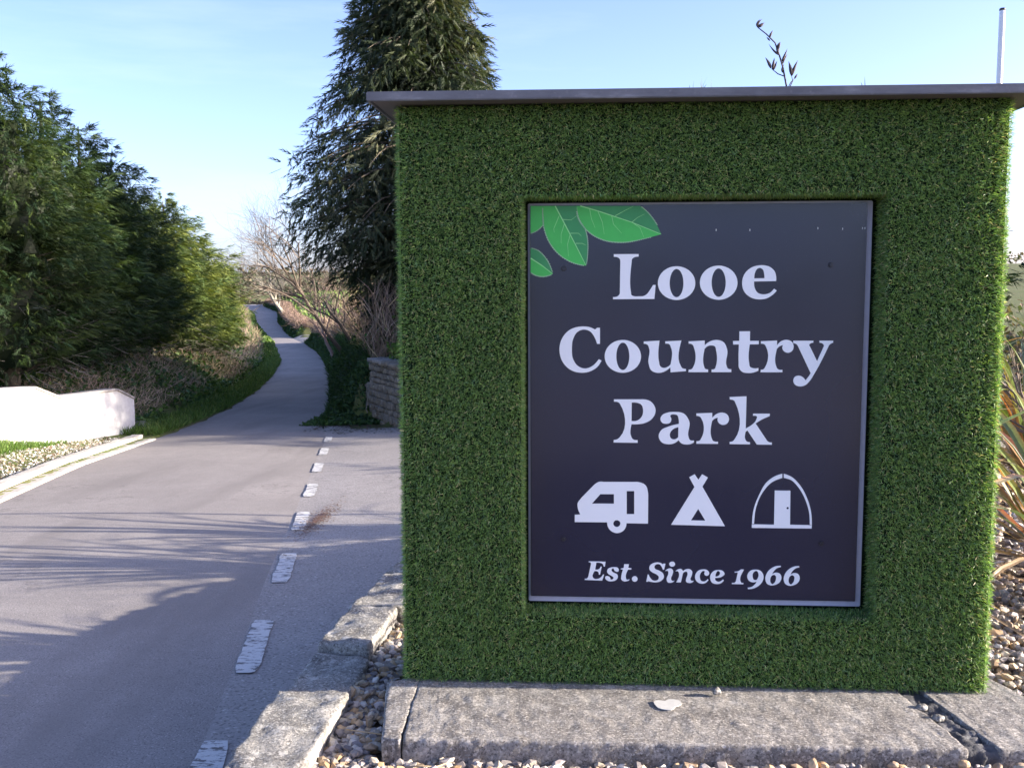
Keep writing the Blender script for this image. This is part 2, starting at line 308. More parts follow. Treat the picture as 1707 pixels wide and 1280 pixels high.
# ---- lettering and leaf print outlines, metres on the sign board (x right, z up; last number 1 = smooth point)
GLYPHS = [('L',[[[0.7825,1.5902,0],[0.8732,1.5901,0],[0.8733,1.581,0],[0.8566,1.5778,1],[0.8493,1.5715,1],[0.8482,1.5628,0],[0.8464,1.4507,1],[0.8484,1.441,1],[0.8558,1.4371,1],[0.8752,1.436,1],[0.8945,1.4379,1],[0.9051,1.4447,1],[0.9156,1.4592,1],[0.9269,1.4775,0],[0.936,1.4775,0],[0.9323,1.4262,0],[0.7802,1.4256,0],[0.7806,1.4334,0],[0.7967,1.4363,1],[0.8038,1.443,1],[0.8056,1.4566,0],[0.8065,1.563,0],[0.8048,1.5717,1],[0.7976,1.5781,1],[0.7825,1.5805,0]]]),('o',[[[1.08,1.4836,1],[1.078,1.4677,1],[1.0714,1.4529,1],[1.0608,1.4402,1],[1.0469,1.4305,1],[1.0306,1.4244,1],[1.013,1.4223,1],[0.9954,1.4245,1],[0.9789,1.4307,1],[0.9647,1.4405,1],[0.9537,1.4533,1],[0.9467,1.4681,1],[0.9442,1.4841,1],[0.9464,1.4999,1],[0.953,1.5147,1],[0.9637,1.5274,1],[0.9776,1.5371,1],[0.9939,1.5431,1],[1.0115,1.5451,1],[1.029,1.5429,1],[1.0454,1.5368,1],[1.0596,1.527,1],[1.0705,1.5143,1],[1.0775,1.4995,1]],[[1.0372,1.4837,1],[1.0365,1.4704,1],[1.0342,1.4581,1],[1.0304,1.4474,1],[1.0253,1.4393,1],[1.0193,1.4341,1],[1.0129,1.4324,1],[1.0064,1.4342,1],[1.0003,1.4393,1],[0.995,1.4475,1],[0.9909,1.4582,1],[0.9882,1.4706,1],[0.9872,1.4839,1],[0.9879,1.4972,1],[0.9903,1.5096,1],[0.9941,1.5202,1],[0.9992,1.5283,1],[1.0051,1.5334,1],[1.0116,1.5351,1],[1.0181,1.5333,1],[1.0242,1.5282,1],[1.0294,1.52,1],[1.0335,1.5094,1],[1.0362,1.497,1]]]),('o',[[[1.2326,1.4846,1],[1.2306,1.4686,1],[1.2241,1.4536,1],[1.2135,1.4408,1],[1.1996,1.431,1],[1.1833,1.4248,1],[1.1658,1.4227,1],[1.1481,1.4249,1],[1.1316,1.4311,1],[1.1174,1.4411,1],[1.1063,1.454,1],[1.0993,1.469,1],[1.0968,1.4851,1],[1.0988,1.5011,1],[1.1054,1.516,1],[1.116,1.5288,1],[1.1299,1.5386,1],[1.1462,1.5447,1],[1.1637,1.5467,1],[1.1813,1.5445,1],[1.1977,1.5383,1],[1.2119,1.5284,1],[1.2229,1.5156,1],[1.23,1.5006,1]],[[1.1902,1.4847,1],[1.1895,1.4714,1],[1.1872,1.4589,1],[1.1834,1.4483,1],[1.1782,1.4401,1],[1.1722,1.4349,1],[1.1656,1.4332,1],[1.159,1.4349,1],[1.1528,1.4401,1],[1.1473,1.4484,1],[1.1431,1.4591,1],[1.1404,1.4715,1],[1.1393,1.4849,1],[1.1399,1.4983,1],[1.1423,1.5107,1],[1.1462,1.5213,1],[1.1513,1.5295,1],[1.1573,1.5346,1],[1.1639,1.5364,1],[1.1705,1.5346,1],[1.1767,1.5294,1],[1.1821,1.5212,1],[1.1863,1.5105,1],[1.1891,1.4981,1]]]),('e',[[[1.3714,1.4899,0],[1.3715,1.5029,1],[1.3649,1.5259,1],[1.3475,1.5413,1],[1.317,1.5475,1],[1.2811,1.5387,1],[1.2568,1.5148,1],[1.2494,1.4841,1],[1.257,1.4533,1],[1.2794,1.4321,1],[1.3139,1.4237,1],[1.3404,1.4281,1],[1.3592,1.4396,1],[1.3745,1.4553,0],[1.365,1.4626,0],[1.3495,1.4473,1],[1.3287,1.442,1],[1.3057,1.4484,1],[1.2949,1.4667,1],[1.2922,1.4888,0]],[[1.2927,1.4999,0],[1.2957,1.5224,1],[1.303,1.5344,1],[1.3125,1.5376,1],[1.323,1.5318,1],[1.3281,1.5165,1],[1.3294,1.5007,0]]]),('C',[[[0.7333,1.3206,0],[0.7336,1.261,0],[0.7232,1.261,0],[0.7126,1.2871,1],[0.6969,1.307,1],[0.675,1.3139,1],[0.65,1.3049,1],[0.6354,1.2819,1],[0.6299,1.242,1],[0.6346,1.2042,1],[0.6524,1.1789,1],[0.6776,1.1695,1],[0.7027,1.1769,1],[0.7297,1.2043,0],[0.7398,1.1991,0],[0.7257,1.177,1],[0.7007,1.1601,1],[0.6672,1.1537,1],[0.6273,1.1631,1],[0.5958,1.1936,1],[0.5836,1.2399,1],[0.5925,1.2798,1],[0.6207,1.3123,1],[0.6666,1.3254,1],[0.6937,1.3233,1],[0.715,1.3143,0],[0.7229,1.3206,0]]]),('o',[[[0.8852,1.215,1],[0.883,1.1993,1],[0.8765,1.1846,1],[0.8659,1.172,1],[0.8522,1.1623,1],[0.836,1.1562,1],[0.8187,1.154,1],[0.8013,1.1561,1],[0.7851,1.1621,1],[0.7711,1.1718,1],[0.7603,1.1844,1],[0.7535,1.1991,1],[0.7512,1.2149,1],[0.7534,1.2306,1],[0.76,1.2453,1],[0.7706,1.2579,1],[0.7844,1.2675,1],[0.8005,1.2736,1],[0.8178,1.2756,1],[0.8351,1.2736,1],[0.8513,1.2675,1],[0.8652,1.2579,1],[0.8759,1.2454,1],[0.8827,1.2307,1]],[[0.8422,1.215,1],[0.8414,1.2018,1],[0.8392,1.1896,1],[0.8354,1.1791,1],[0.8305,1.171,1],[0.8248,1.1659,1],[0.8186,1.1641,1],[0.8124,1.1659,1],[0.8066,1.1709,1],[0.8016,1.179,1],[0.7977,1.1895,1],[0.7952,1.2018,1],[0.7943,1.2149,1],[0.795,1.228,1],[0.7973,1.2403,1],[0.8011,1.2508,1],[0.806,1.2588,1],[0.8117,1.2639,1],[0.8179,1.2656,1],[0.8241,1.2639,1],[0.8299,1.2588,1],[0.8349,1.2508,1],[0.8388,1.2403,1],[0.8412,1.2281,1]]]),('u',[[[0.8947,1.27,0],[0.9526,1.2732,0],[0.9521,1.1921,1],[0.9557,1.1795,1],[0.9693,1.1722,1],[0.9837,1.1764,1],[0.994,1.1855,0],[0.9936,1.2507,1],[0.989,1.259,1],[0.9739,1.2621,0],[0.9738,1.2705,0],[1.0325,1.2736,0],[1.0317,1.1797,1],[1.0366,1.1724,1],[1.0504,1.1686,0],[1.0506,1.1605,0],[0.9943,1.1561,0],[0.9935,1.1744,0],[0.9777,1.1618,1],[0.9488,1.1539,1],[0.9238,1.1627,1],[0.9135,1.1878,1],[0.9142,1.2464,1],[0.9083,1.2579,1],[0.8948,1.2617,0]]]),('n',[[[1.059,1.2705,0],[1.1176,1.2736,0],[1.1178,1.2559,0],[1.1351,1.2695,1],[1.1617,1.2757,1],[1.1865,1.2674,1],[1.1992,1.2425,1],[1.1988,1.18,1],[1.2029,1.1717,1],[1.2159,1.1675,0],[1.2161,1.1571,0],[1.1441,1.1569,0],[1.1443,1.1667,0],[1.1562,1.1699,1],[1.1592,1.1778,1],[1.1599,1.2362,1],[1.1549,1.2518,1],[1.1405,1.2555,1],[1.1272,1.2518,1],[1.1174,1.2424,0],[1.1163,1.1798,1],[1.1202,1.1704,1],[1.1316,1.1667,0],[1.1317,1.1569,0],[1.0601,1.1567,0],[1.0604,1.1661,0],[1.0727,1.1693,1],[1.0778,1.1777,1],[1.0789,1.2466,1],[1.0736,1.258,1],[1.0591,1.2622,0]]]),('t',[[[1.2431,1.3072,0],[1.2813,1.3076,0],[1.2814,1.2724,0],[1.3137,1.2724,0],[1.3139,1.2599,0],[1.2812,1.2595,0],[1.2806,1.1899,1],[1.2839,1.1774,1],[1.2942,1.1722,1],[1.3143,1.1727,0],[1.3145,1.1629,0],[1.2986,1.1566,1],[1.2761,1.154,1],[1.2555,1.1586,1],[1.244,1.1731,1],[1.2422,1.194,1],[1.2422,1.2591,0],[1.2209,1.2591,0],[1.2206,1.2719,0],[1.2432,1.2723,0]]]),('r',[[[1.3214,1.2709,0],[1.3795,1.2736,0],[1.3799,1.256,0],[1.3942,1.2709,1],[1.4165,1.2761,1],[1.4329,1.2689,1],[1.4398,1.2523,1],[1.4347,1.2358,1],[1.4196,1.2289,1],[1.4042,1.2357,1],[1.3992,1.2482,1],[1.4023,1.2569,0],[1.3905,1.2533,1],[1.3796,1.243,0],[1.3785,1.1797,1],[1.3832,1.1703,1],[1.4011,1.1658,0],[1.4013,1.1572,0],[1.3222,1.157,0],[1.323,1.166,0],[1.3342,1.1692,1],[1.3395,1.1775,1],[1.3407,1.2502,1],[1.3354,1.2585,1],[1.3216,1.262,0]]]),('y',[[[1.4383,1.273,0],[1.5103,1.273,0],[1.5105,1.2658,0],[1.5001,1.2631,1],[1.4961,1.2586,1],[1.4994,1.2503,0],[1.5255,1.198,0],[1.5493,1.2545,0],[1.5436,1.2627,1],[1.5324,1.2658,0],[1.5322,1.273,0],[1.5812,1.2731,0],[1.5814,1.2658,0],[1.571,1.2607,1],[1.5633,1.2483,0],[1.5171,1.1529,1],[1.4995,1.1238,1],[1.4836,1.1091,1],[1.4674,1.1053,1],[1.4489,1.1111,1],[1.4418,1.1257,1],[1.4472,1.1403,1],[1.4603,1.1449,1],[1.4726,1.1414,1],[1.4862,1.1279,0],[1.497,1.1425,1],[1.5039,1.1539,0],[1.4578,1.2482,0],[1.4504,1.2596,1],[1.4385,1.2641,0]]]),('P',[[[0.7865,1.0547,0],[0.8853,1.0551,0],[0.9072,1.0536,1],[0.9255,1.0448,1],[0.9409,1.0143,1],[0.9297,0.9846,1],[0.9025,0.9668,1],[0.8715,0.9617,1],[0.8522,0.9615,0],[0.8517,0.9154,1],[0.8563,0.907,1],[0.8756,0.9016,0],[0.8757,0.8919,0],[0.7861,0.8925,0],[0.7866,0.9019,0],[0.8013,0.9057,1],[0.8095,0.9132,1],[0.8109,1.0341,1],[0.8059,1.0415,1],[0.7866,1.046,0]],[[0.8525,1.043,0],[0.8671,1.043,1],[0.8873,1.0354,1],[0.8948,1.0122,1],[0.8886,0.9881,1],[0.8713,0.975,1],[0.8521,0.9736,0]]]),('a',[[[1.0097,1.0087,1],[1.0461,1.0019,1],[1.0646,0.9761,1],[1.0637,0.9149,1],[1.0693,0.9038,1],[1.084,0.9021,0],[1.0836,0.895,0],[1.0731,0.8893,1],[1.0567,0.887,1],[1.0385,0.8906,1],[1.027,0.9026,0],[1.0111,0.8913,1],[0.9892,0.8874,1],[0.9636,0.8956,1],[0.9533,0.9179,1],[0.9631,0.9403,1],[0.9885,0.9534,1],[1.0275,0.9644,0],[1.0254,0.9851,1],[1.0207,0.9962,1],[1.0098,0.9995,1],[0.9962,0.9961,1],[0.9994,0.9813,1],[0.9947,0.9683,1],[0.981,0.9641,1],[0.9655,0.9681,1],[0.959,0.9811,1],[0.9652,0.9959,1],[0.9842,1.0057,1]],[[1.0258,0.9518,0],[1.0068,0.9443,1],[0.9943,0.9238,1],[0.9999,0.9089,1],[1.0109,0.9058,1],[1.0254,0.9137,0]]]),('r',[[[1.0911,1.0036,0],[1.1492,1.0057,0],[1.1495,0.9877,0],[1.1668,1.0025,1],[1.1866,1.0072,1],[1.2039,0.9999,1],[1.2109,0.9834,1],[1.2045,0.9667,1],[1.1901,0.9611,1],[1.1746,0.9675,1],[1.169,0.9804,1],[1.1707,0.9878,0],[1.1598,0.9849,1],[1.1491,0.9756,0],[1.1493,0.9099,1],[1.153,0.9025,1],[1.1722,0.898,0],[1.1719,0.8901,0],[1.0927,0.89,0],[1.0931,0.8993,0],[1.1049,0.9022,1],[1.1099,0.9097,1],[1.111,0.9819,1],[1.1054,0.9902,1],[1.0912,0.9947,0]]]),('k',[[[1.2118,1.0653,0],[1.2734,1.0678,0],[1.2726,0.9481,0],[1.3116,0.9839,1],[1.3132,0.9913,1],[1.2984,0.9958,0],[1.2986,1.0036,0],[1.3597,1.0039,0],[1.359,0.9947,0],[1.3367,0.985,1],[1.3083,0.9673,0],[1.3511,0.9039,0],[1.3566,0.8993,1],[1.3693,0.8963,0],[1.3691,0.8883,0],[1.3144,0.8885,0],[1.2791,0.9408,0],[1.2728,0.9363,0],[1.2725,0.9071,1],[1.2771,0.9006,1],[1.2895,0.897,0],[1.2891,0.889,0],[1.2149,0.8896,0],[1.2148,0.8978,0],[1.2265,0.9003,1],[1.2327,0.9077,1],[1.2339,1.0415,1],[1.2283,1.0516,1],[1.2123,1.0561,0]]]),('E',[[[0.6956,0.437,0],[0.7591,0.4363,0],[0.7565,0.4179,0],[0.752,0.4178,0],[0.748,0.4276,1],[0.7367,0.4323,1],[0.724,0.4321,0],[0.7198,0.405,0],[0.7297,0.4056,1],[0.7369,0.4102,1],[0.74,0.4168,0],[0.7448,0.4169,0],[0.7383,0.3863,0],[0.7338,0.3863,0],[0.7313,0.3961,1],[0.7257,0.3993,1],[0.7172,0.3992,0],[0.7119,0.3744,1],[0.7162,0.3703,1],[0.7322,0.3701,1],[0.7402,0.3748,1],[0.7498,0.3869,0],[0.7538,0.3863,0],[0.7467,0.3634,0],[0.6802,0.3648,0],[0.6806,0.3693,0],[0.689,0.3704,1],[0.6938,0.3774,0],[0.704,0.4269,0],[0.7024,0.4321,1],[0.6951,0.4337,0]]]),('s',[[[0.7911,0.4159,1],[0.8055,0.4129,1],[0.8091,0.4055,1],[0.8072,0.3998,1],[0.8008,0.3985,1],[0.7936,0.402,1],[0.7893,0.4118,0],[0.7824,0.4084,1],[0.7825,0.401,1],[0.7913,0.3938,1],[0.8033,0.3874,1],[0.8058,0.3776,1],[0.7979,0.3659,1],[0.7819,0.361,1],[0.7659,0.3637,1],[0.7578,0.3735,1],[0.7594,0.3793,1],[0.7666,0.381,1],[0.7746,0.3771,1],[0.7787,0.3669,0],[0.7866,0.369,1],[0.789,0.3756,1],[0.7834,0.3813,1],[0.7721,0.3877,1],[0.7649,0.3966,1],[0.7672,0.4074,1],[0.7784,0.4141,1]]]),('t',[[[0.8293,0.428,0],[0.8469,0.4279,0],[0.8449,0.4135,0],[0.8565,0.4128,0],[0.8561,0.4079,0],[0.8438,0.4077,0],[0.8361,0.3764,1],[0.8385,0.369,1],[0.8497,0.37,0],[0.8481,0.3667,1],[0.8394,0.3625,1],[0.8266,0.3623,1],[0.8183,0.3695,1],[0.8185,0.3794,1],[0.8247,0.4074,0],[0.8164,0.4081,0],[0.8164,0.4106,0],[0.827,0.4132,0]]]),('full_stop',[[[0.88,0.3717,1],[0.8796,0.3689,1],[0.8786,0.3663,1],[0.8769,0.3641,1],[0.8747,0.3624,1],[0.8721,0.3612,1],[0.8694,0.3608,1],[0.8666,0.3612,1],[0.864,0.3622,1],[0.8618,0.3638,1],[0.8601,0.366,1],[0.859,0.3686,1],[0.8586,0.3713,1],[0.859,0.3741,1],[0.86,0.3767,1],[0.8617,0.3789,1],[0.8639,0.3807,1],[0.8664,0.3818,1],[0.8692,0.3822,1],[0.872,0.3819,1],[0.8746,0.3809,1],[0.8768,0.3792,1],[0.8785,0.377,1],[0.8796,0.3744,1]]]),('S',[[[0.9838,0.432,0],[0.9791,0.4094,0],[0.9742,0.4094,0],[0.9701,0.4195,1],[0.9621,0.4292,1],[0.9502,0.4294,1],[0.9427,0.4211,1],[0.9454,0.412,1],[0.9603,0.405,1],[0.9763,0.393,1],[0.9785,0.3797,1],[0.9687,0.3662,1],[0.9469,0.3597,1],[0.931,0.3615,1],[0.92,0.3638,0],[0.9167,0.3613,0],[0.9127,0.3622,0],[0.9178,0.389,0],[0.9218,0.3891,0],[0.9269,0.3779,1],[0.9369,0.3674,1],[0.9488,0.3659,1],[0.9577,0.3712,1],[0.959,0.3815,1],[0.9506,0.3906,1],[0.9346,0.3985,1],[0.9242,0.4096,1],[0.9254,0.4229,1],[0.9382,0.4334,1],[0.956,0.4367,1],[0.966,0.4348,1],[0.9729,0.4302,0],[0.9783,0.4323,0]]]),('i',[[[0.9841,0.4054,0],[0.994,0.4127,1],[1.0048,0.4139,1],[1.0129,0.4059,1],[1.012,0.3956,1],[1.0063,0.371,1],[1.0094,0.3665,1],[1.0187,0.3675,0],[1.0144,0.3629,1],[1.0045,0.359,1],[0.9926,0.3615,1],[0.9889,0.3707,1],[0.9951,0.3974,1],[0.9937,0.4035,1],[0.9847,0.4044,0]],[[1.0199,0.4311,1],[1.0195,0.4286,1],[1.0185,0.4263,1],[1.0168,0.4243,1],[1.0145,0.4227,1],[1.0119,0.4217,1],[1.0091,0.4214,1],[1.0063,0.4216,1],[1.0036,0.4226,1],[1.0014,0.424,1],[0.9996,0.426,1],[0.9985,0.4283,1],[0.9981,0.4308,1],[0.9984,0.4333,1],[0.9995,0.4356,1],[1.0012,0.4376,1],[1.0034,0.4392,1],[1.0061,0.4402,1],[1.0089,0.4406,1],[1.0117,0.4403,1],[1.0143,0.4393,1],[1.0166,0.4379,1],[1.0183,0.4359,1],[1.0195,0.4336,1]]]),('n',[[[1.0222,0.4044,0],[1.0316,0.4113,1],[1.0434,0.4125,1],[1.0499,0.4044,0],[1.0613,0.4117,1],[1.0731,0.4129,1],[1.0841,0.4039,1],[1.0833,0.3906,1],[1.0786,0.3721,1],[1.0816,0.3677,1],[1.0905,0.3676,0],[1.0866,0.3631,1],[1.0738,0.3592,1],[1.0619,0.3647,1],[1.0618,0.3739,1],[1.067,0.3945,1],[1.0634,0.4026,1],[1.0535,0.4004,1],[1.0496,0.3962,0],[1.0425,0.3613,0],[1.0253,0.361,0],[1.0341,0.398,1],[1.0317,0.4031,1],[1.0228,0.4034,0]]]),('c',[[[1.1225,0.4121,1],[1.1402,0.4095,1],[1.1477,0.3998,1],[1.1445,0.3906,1],[1.1366,0.3884,1],[1.1296,0.3944,1],[1.1324,0.4047,0],[1.1245,0.4066,1],[1.1167,0.3993,1],[1.1131,0.3809,1],[1.1192,0.3677,1],[1.1291,0.3658,1],[1.1427,0.3752,0],[1.1454,0.3722,0],[1.138,0.3629,1],[1.1233,0.3575,1],[1.1054,0.3624,1],[1.0953,0.3786,1],[1.1,0.3991,1],[1.1107,0.409,1]]]),('e',[[[1.1796,0.4109,1],[1.1974,0.4078,1],[1.2049,0.3967,1],[1.1958,0.3863,1],[1.1703,0.3808,0],[1.1714,0.3716,1],[1.1804,0.3656,1],[1.1999,0.3751,0],[1.2029,0.3711,0],[1.1923,0.3607,1],[1.1746,0.357,1],[1.1587,0.3622,1],[1.1516,0.3774,1],[1.1562,0.3979,1],[1.1678,0.4083,1]],[[1.1712,0.3849,0],[1.1739,0.4002,1],[1.1807,0.4075,1],[1.1872,0.4025,1],[1.1862,0.3923,1],[1.18,0.3871,1]]]),('1',[[[1.2421,0.4053,0],[1.2527,0.4067,1],[1.2661,0.4145,0],[1.2764,0.4138,0],[1.2662,0.366,1],[1.268,0.3633,1],[1.2756,0.3626,0],[1.2749,0.3578,0],[1.2323,0.358,0],[1.233,0.3622,0],[1.2432,0.3635,1],[1.2474,0.3683,0],[1.2541,0.4029,0],[1.2425,0.4018,0]]]),('9',[[[1.3188,0.4145,1],[1.3376,0.4104,1],[1.3484,0.3956,1],[1.3468,0.3726,1],[1.332,0.3529,1],[1.3118,0.3419,1],[1.2931,0.3393,0],[1.2916,0.3443,0],[1.3066,0.3481,1],[1.3199,0.3598,1],[1.3257,0.3696,0],[1.3113,0.3658,1],[1.2959,0.3717,1],[1.2891,0.3875,1],[1.2952,0.4044,1],[1.307,0.4129,1]],[[1.3232,0.4096,1],[1.3301,0.4006,1],[1.3296,0.3847,1],[1.323,0.3748,1],[1.3145,0.3756,1],[1.3092,0.3879,1],[1.3122,0.4038,1]]]),('6',[[[1.4125,0.4309,0],[1.4126,0.4261,0],[1.4,0.4224,1],[1.3884,0.412,1],[1.3802,0.3973,0],[1.397,0.4043,1],[1.4107,0.3992,1],[1.4156,0.3861,1],[1.408,0.3665,1],[1.393,0.3575,1],[1.3778,0.3551,1],[1.3623,0.3622,1],[1.3566,0.378,1],[1.3615,0.401,1],[1.378,0.4203,1],[1.3965,0.4294,1]],[[1.3871,0.3958,1],[1.3948,0.391,1],[1.3959,0.3804,1],[1.3911,0.3663,1],[1.3828,0.3599,1],[1.3767,0.366,1],[1.3747,0.3801,1],[1.3795,0.3916,1]]]),('6',[[[1.4801,0.4305,0],[1.4802,0.4258,0],[1.4676,0.4221,1],[1.4561,0.4117,1],[1.448,0.397,0],[1.4647,0.4039,1],[1.4783,0.3989,1],[1.4832,0.3857,1],[1.4758,0.3662,1],[1.4607,0.3572,1],[1.4456,0.3548,1],[1.4302,0.362,1],[1.4244,0.3777,1],[1.4293,0.4007,1],[1.4457,0.42,1],[1.4641,0.4291,1]],[[1.4548,0.3955,1],[1.4625,0.3907,1],[1.4636,0.3801,1],[1.4588,0.366,1],[1.4505,0.3597,1],[1.4445,0.3657,1],[1.4424,0.3798,1],[1.4473,0.3913,1]]]),('caravan_symbol',[[[0.7197,0.7356,1],[0.7324,0.7426,1],[0.7503,0.7428,0],[0.8642,0.7437,0],[0.88,0.7432,1],[0.9064,0.7314,1],[0.9159,0.7036,1],[0.9167,0.6864,0],[0.9169,0.5853,0],[0.8366,0.586,0],[0.8356,0.5763,1],[0.8256,0.5577,1],[0.8008,0.5476,1],[0.7758,0.5581,1],[0.7655,0.5754,1],[0.7639,0.5884,0],[0.6421,0.588,0],[0.6421,0.6162,0],[0.6629,0.6175,0],[0.6533,0.6424,1],[0.6526,0.6597,1],[0.6638,0.6772,1],[0.6744,0.6892,0],[0.7081,0.7247,0]],[[0.7379,0.6959,0],[0.7887,0.6964,0],[0.7889,0.6601,0],[0.7063,0.6592,0]],[[0.8365,0.7088,0],[0.8645,0.7091,0],[0.8652,0.621,0],[0.8372,0.6207,0]],[[0.8135,0.5842,1],[0.8131,0.5809,1],[0.8118,0.5777,1],[0.8097,0.575,1],[0.807,0.5729,1],[0.8039,0.5715,1],[0.8005,0.571,1],[0.7971,0.5714,1],[0.7939,0.5727,1],[0.7912,0.5747,1],[0.7891,0.5774,1],[0.7877,0.5805,1],[0.7873,0.5839,1],[0.7877,0.5873,1],[0.789,0.5904,1],[0.791,0.5932,1],[0.7937,0.5953,1],[0.7969,0.5966,1],[0.8003,0.5971,1],[0.8037,0.5967,1],[0.8069,0.5954,1],[0.8096,0.5934,1],[0.8117,0.5907,1],[0.813,0.5876,1]]]),('tent_symbol',[[[1.068,0.7633,0],[1.088,0.7752,0],[1.1023,0.7546,0],[1.1157,0.7755,0],[1.1371,0.763,0],[1.1174,0.7287,0],[1.203,0.5793,0],[1.0032,0.5822,0],[1.0881,0.7267,0]],[[1.103,0.6437,0],[1.1301,0.5993,0],[1.0768,0.5997,0]]]),('pod_symbol',[[[1.4097,0.7798,0],[1.4101,0.7642,0],[1.3734,0.7479,1],[1.3387,0.7076,1],[1.3171,0.6539,1],[1.3103,0.5901,0],[1.3028,0.59,0],[1.3076,0.6437,1],[1.3259,0.6974,1],[1.3571,0.7511,1],[1.3857,0.7713,1]],[[1.4155,0.7799,0],[1.4438,0.7685,1],[1.4768,0.7356,1],[1.5038,0.686,1],[1.5179,0.6395,1],[1.5224,0.5887,0],[1.5149,0.5893,0],[1.5116,0.6327,1],[1.4975,0.6793,1],[1.4672,0.7322,1],[1.4441,0.7552,1],[1.4159,0.7643,0]],[[1.3022,0.5876,0],[1.384,0.587,0],[1.3837,0.7164,0],[1.4409,0.7163,0],[1.4426,0.5877,0],[1.5224,0.5871,0],[1.5221,0.5743,0],[1.3024,0.5742,0]],[[1.4366,0.6506,1],[1.4365,0.6494,1],[1.4361,0.6484,1],[1.4354,0.6475,1],[1.4346,0.6468,1],[1.4336,0.6463,1],[1.4325,0.6462,1],[1.4314,0.6463,1],[1.4304,0.6467,1],[1.4295,0.6474,1],[1.4288,0.6483,1],[1.4284,0.6493,1],[1.4282,0.6505,1],[1.4283,0.6516,1],[1.4287,0.6526,1],[1.4294,0.6535,1],[1.4302,0.6542,1],[1.4312,0.6547,1],[1.4323,0.6549,1],[1.4334,0.6547,1],[1.4344,0.6543,1],[1.4353,0.6536,1],[1.436,0.6527,1],[1.4364,0.6517,1]]])]
LEAVES = [[[[0.6597,1.7659,0],[0.8767,1.7641,0],[0.9035,1.7414,1],[0.9304,1.7081,1],[0.9548,1.6615,0],[0.8472,1.7054,1],[0.7267,1.7461,1]],[[0.6456,1.7661,0],[0.6597,1.7659,0],[0.7267,1.7461,1],[0.8472,1.7054,1],[0.9548,1.6615,0],[0.9044,1.6486,1],[0.8144,1.6335,1],[0.7406,1.6436,1],[0.6952,1.6683,1],[0.6767,1.685,0],[0.6531,1.7202,1]],[[0.6597,1.7659,0],[0.7267,1.7461,0],[0.8472,1.7054,0],[0.9535,1.6619,0]],[[0.7736,1.7325,0],[0.7805,1.6993,0],[0.8108,1.6658,0]],[[0.7234,1.7462,0],[0.7403,1.7062,0],[0.7472,1.6629,0]],[[0.8472,1.7054,0],[0.8774,1.6853,0],[0.891,1.652,0]],[[0.787,1.7291,0],[0.8235,1.7487,0],[0.8534,1.7633,0]],[[0.8472,1.7048,0],[0.8671,1.7218,0],[0.8936,1.7349,0]],[[0.6932,1.7557,0],[0.7001,1.7198,0],[0.7136,1.6865,0]]],[[[0.5674,1.7667,0],[0.6463,1.7661,0],[0.6538,1.7202,1],[0.6767,1.6834,0],[0.6853,1.6467,1],[0.6865,1.5965,1],[0.6816,1.549,0],[0.6433,1.6235,1],[0.6028,1.7006,1]],[[0.5226,1.7671,0],[0.5674,1.7667,0],[0.6028,1.7006,1],[0.6433,1.6235,1],[0.6816,1.549,0],[0.6334,1.5599,1],[0.5793,1.5938,1],[0.5455,1.6375,1],[0.5246,1.6978,0],[0.522,1.7378,1]],[[0.5674,1.7667,0],[0.6028,1.7006,0],[0.6433,1.6235,0],[0.6809,1.5497,0]],[[0.5819,1.7307,0],[0.5624,1.6842,0],[0.5641,1.6708,0]],[[0.6011,1.7006,0],[0.5894,1.664,0],[0.5894,1.6305,0]],[[0.623,1.6637,0],[0.613,1.6271,0],[0.6164,1.5835,0]],[[0.596,1.7173,0],[0.6263,1.7154,0],[0.6464,1.7302,0]],[[0.623,1.6671,0],[0.6533,1.6669,0],[0.6634,1.6568,0]],[[0.6433,1.6302,0],[0.6668,1.6301,0],[0.6803,1.6233,0]]],[[[0.4772,1.7675,0],[0.5226,1.7671,0],[0.522,1.7378,1],[0.524,1.6991,0],[0.4949,1.6746,1],[0.477,1.6681,0]]],[[[0.4769,1.6138,0],[0.5016,1.6059,1],[0.532,1.5772,1],[0.5591,1.5193,0],[0.5184,1.5504,1],[0.4768,1.5775,0]],[[0.4768,1.5775,0],[0.5184,1.5504,1],[0.5591,1.5193,0],[0.5218,1.51,1],[0.4913,1.5168,1],[0.4767,1.5263,0]],[[0.4768,1.5775,0],[0.5184,1.5504,0],[0.5584,1.5196,0]]]]
BOLTS = [[0.5995, 1.5384], [1.565, 1.5471], [0.601, 0.5226], [1.5581, 0.5173]]
CHIPS = [[1.1529, 1.6753], [1.274, 1.6744], [1.5165, 1.6792], [1.6041, 1.6764], [1.6743, 1.6781], [1.6828, 1.678]]

# ---------------------------------------------------------------- lie of the land
YS = np.array([-80, 0, 18, 40, 60, 85, 115, 160, 230, 400, 700, 1100, 3000], float)
ZS = np.array([4.6, -.2, -1.28, -2.4, -3.25, -4.2, -4.75, -4.7, -4.2, -2.4, 4.0, 10.0, 10.0])
LE = np.array([(-1.6, -20), (-3.9, 0), (-4.65, 5), (-5.57, 10.9), (-6.02, 13.8), (-6.29, 17.4), (-6.45, 20.4), (-6.95, 24.9), (-8.05, 31.9), (-10.3, 43.8), (-13.1, 57.3), (-17.4, 75.2), (-21.9, 93.7), (-26.2, 109.8), (-30.0, 123), (-36.6, 146), (-44.6, 177), (-58, 221), (-66, 240)])
RE_ = np.array([(1.2, -20), (-.75, 0), (-1.28, 3.9), (-1.45, 5.1), (-1.75, 7), (-2.02, 8.9), (-2.33, 11.1), (-2.76, 14.1), (-3.07, 16.3), (-3.3, 17.9), (-3.6, 19.3), (-4.4, 24.2), (-6.05, 33.8), (-7.85, 43.6), (-10.5, 57.1), (-15.2, 79.2), (-19.3, 95), (-23.6, 109.5), (-27.3, 123), (-34.2, 150), (-43.4, 190), (-54.2, 224), (-58.5, 240)])
def zr(Y): return np.interp(Y, YS, ZS)
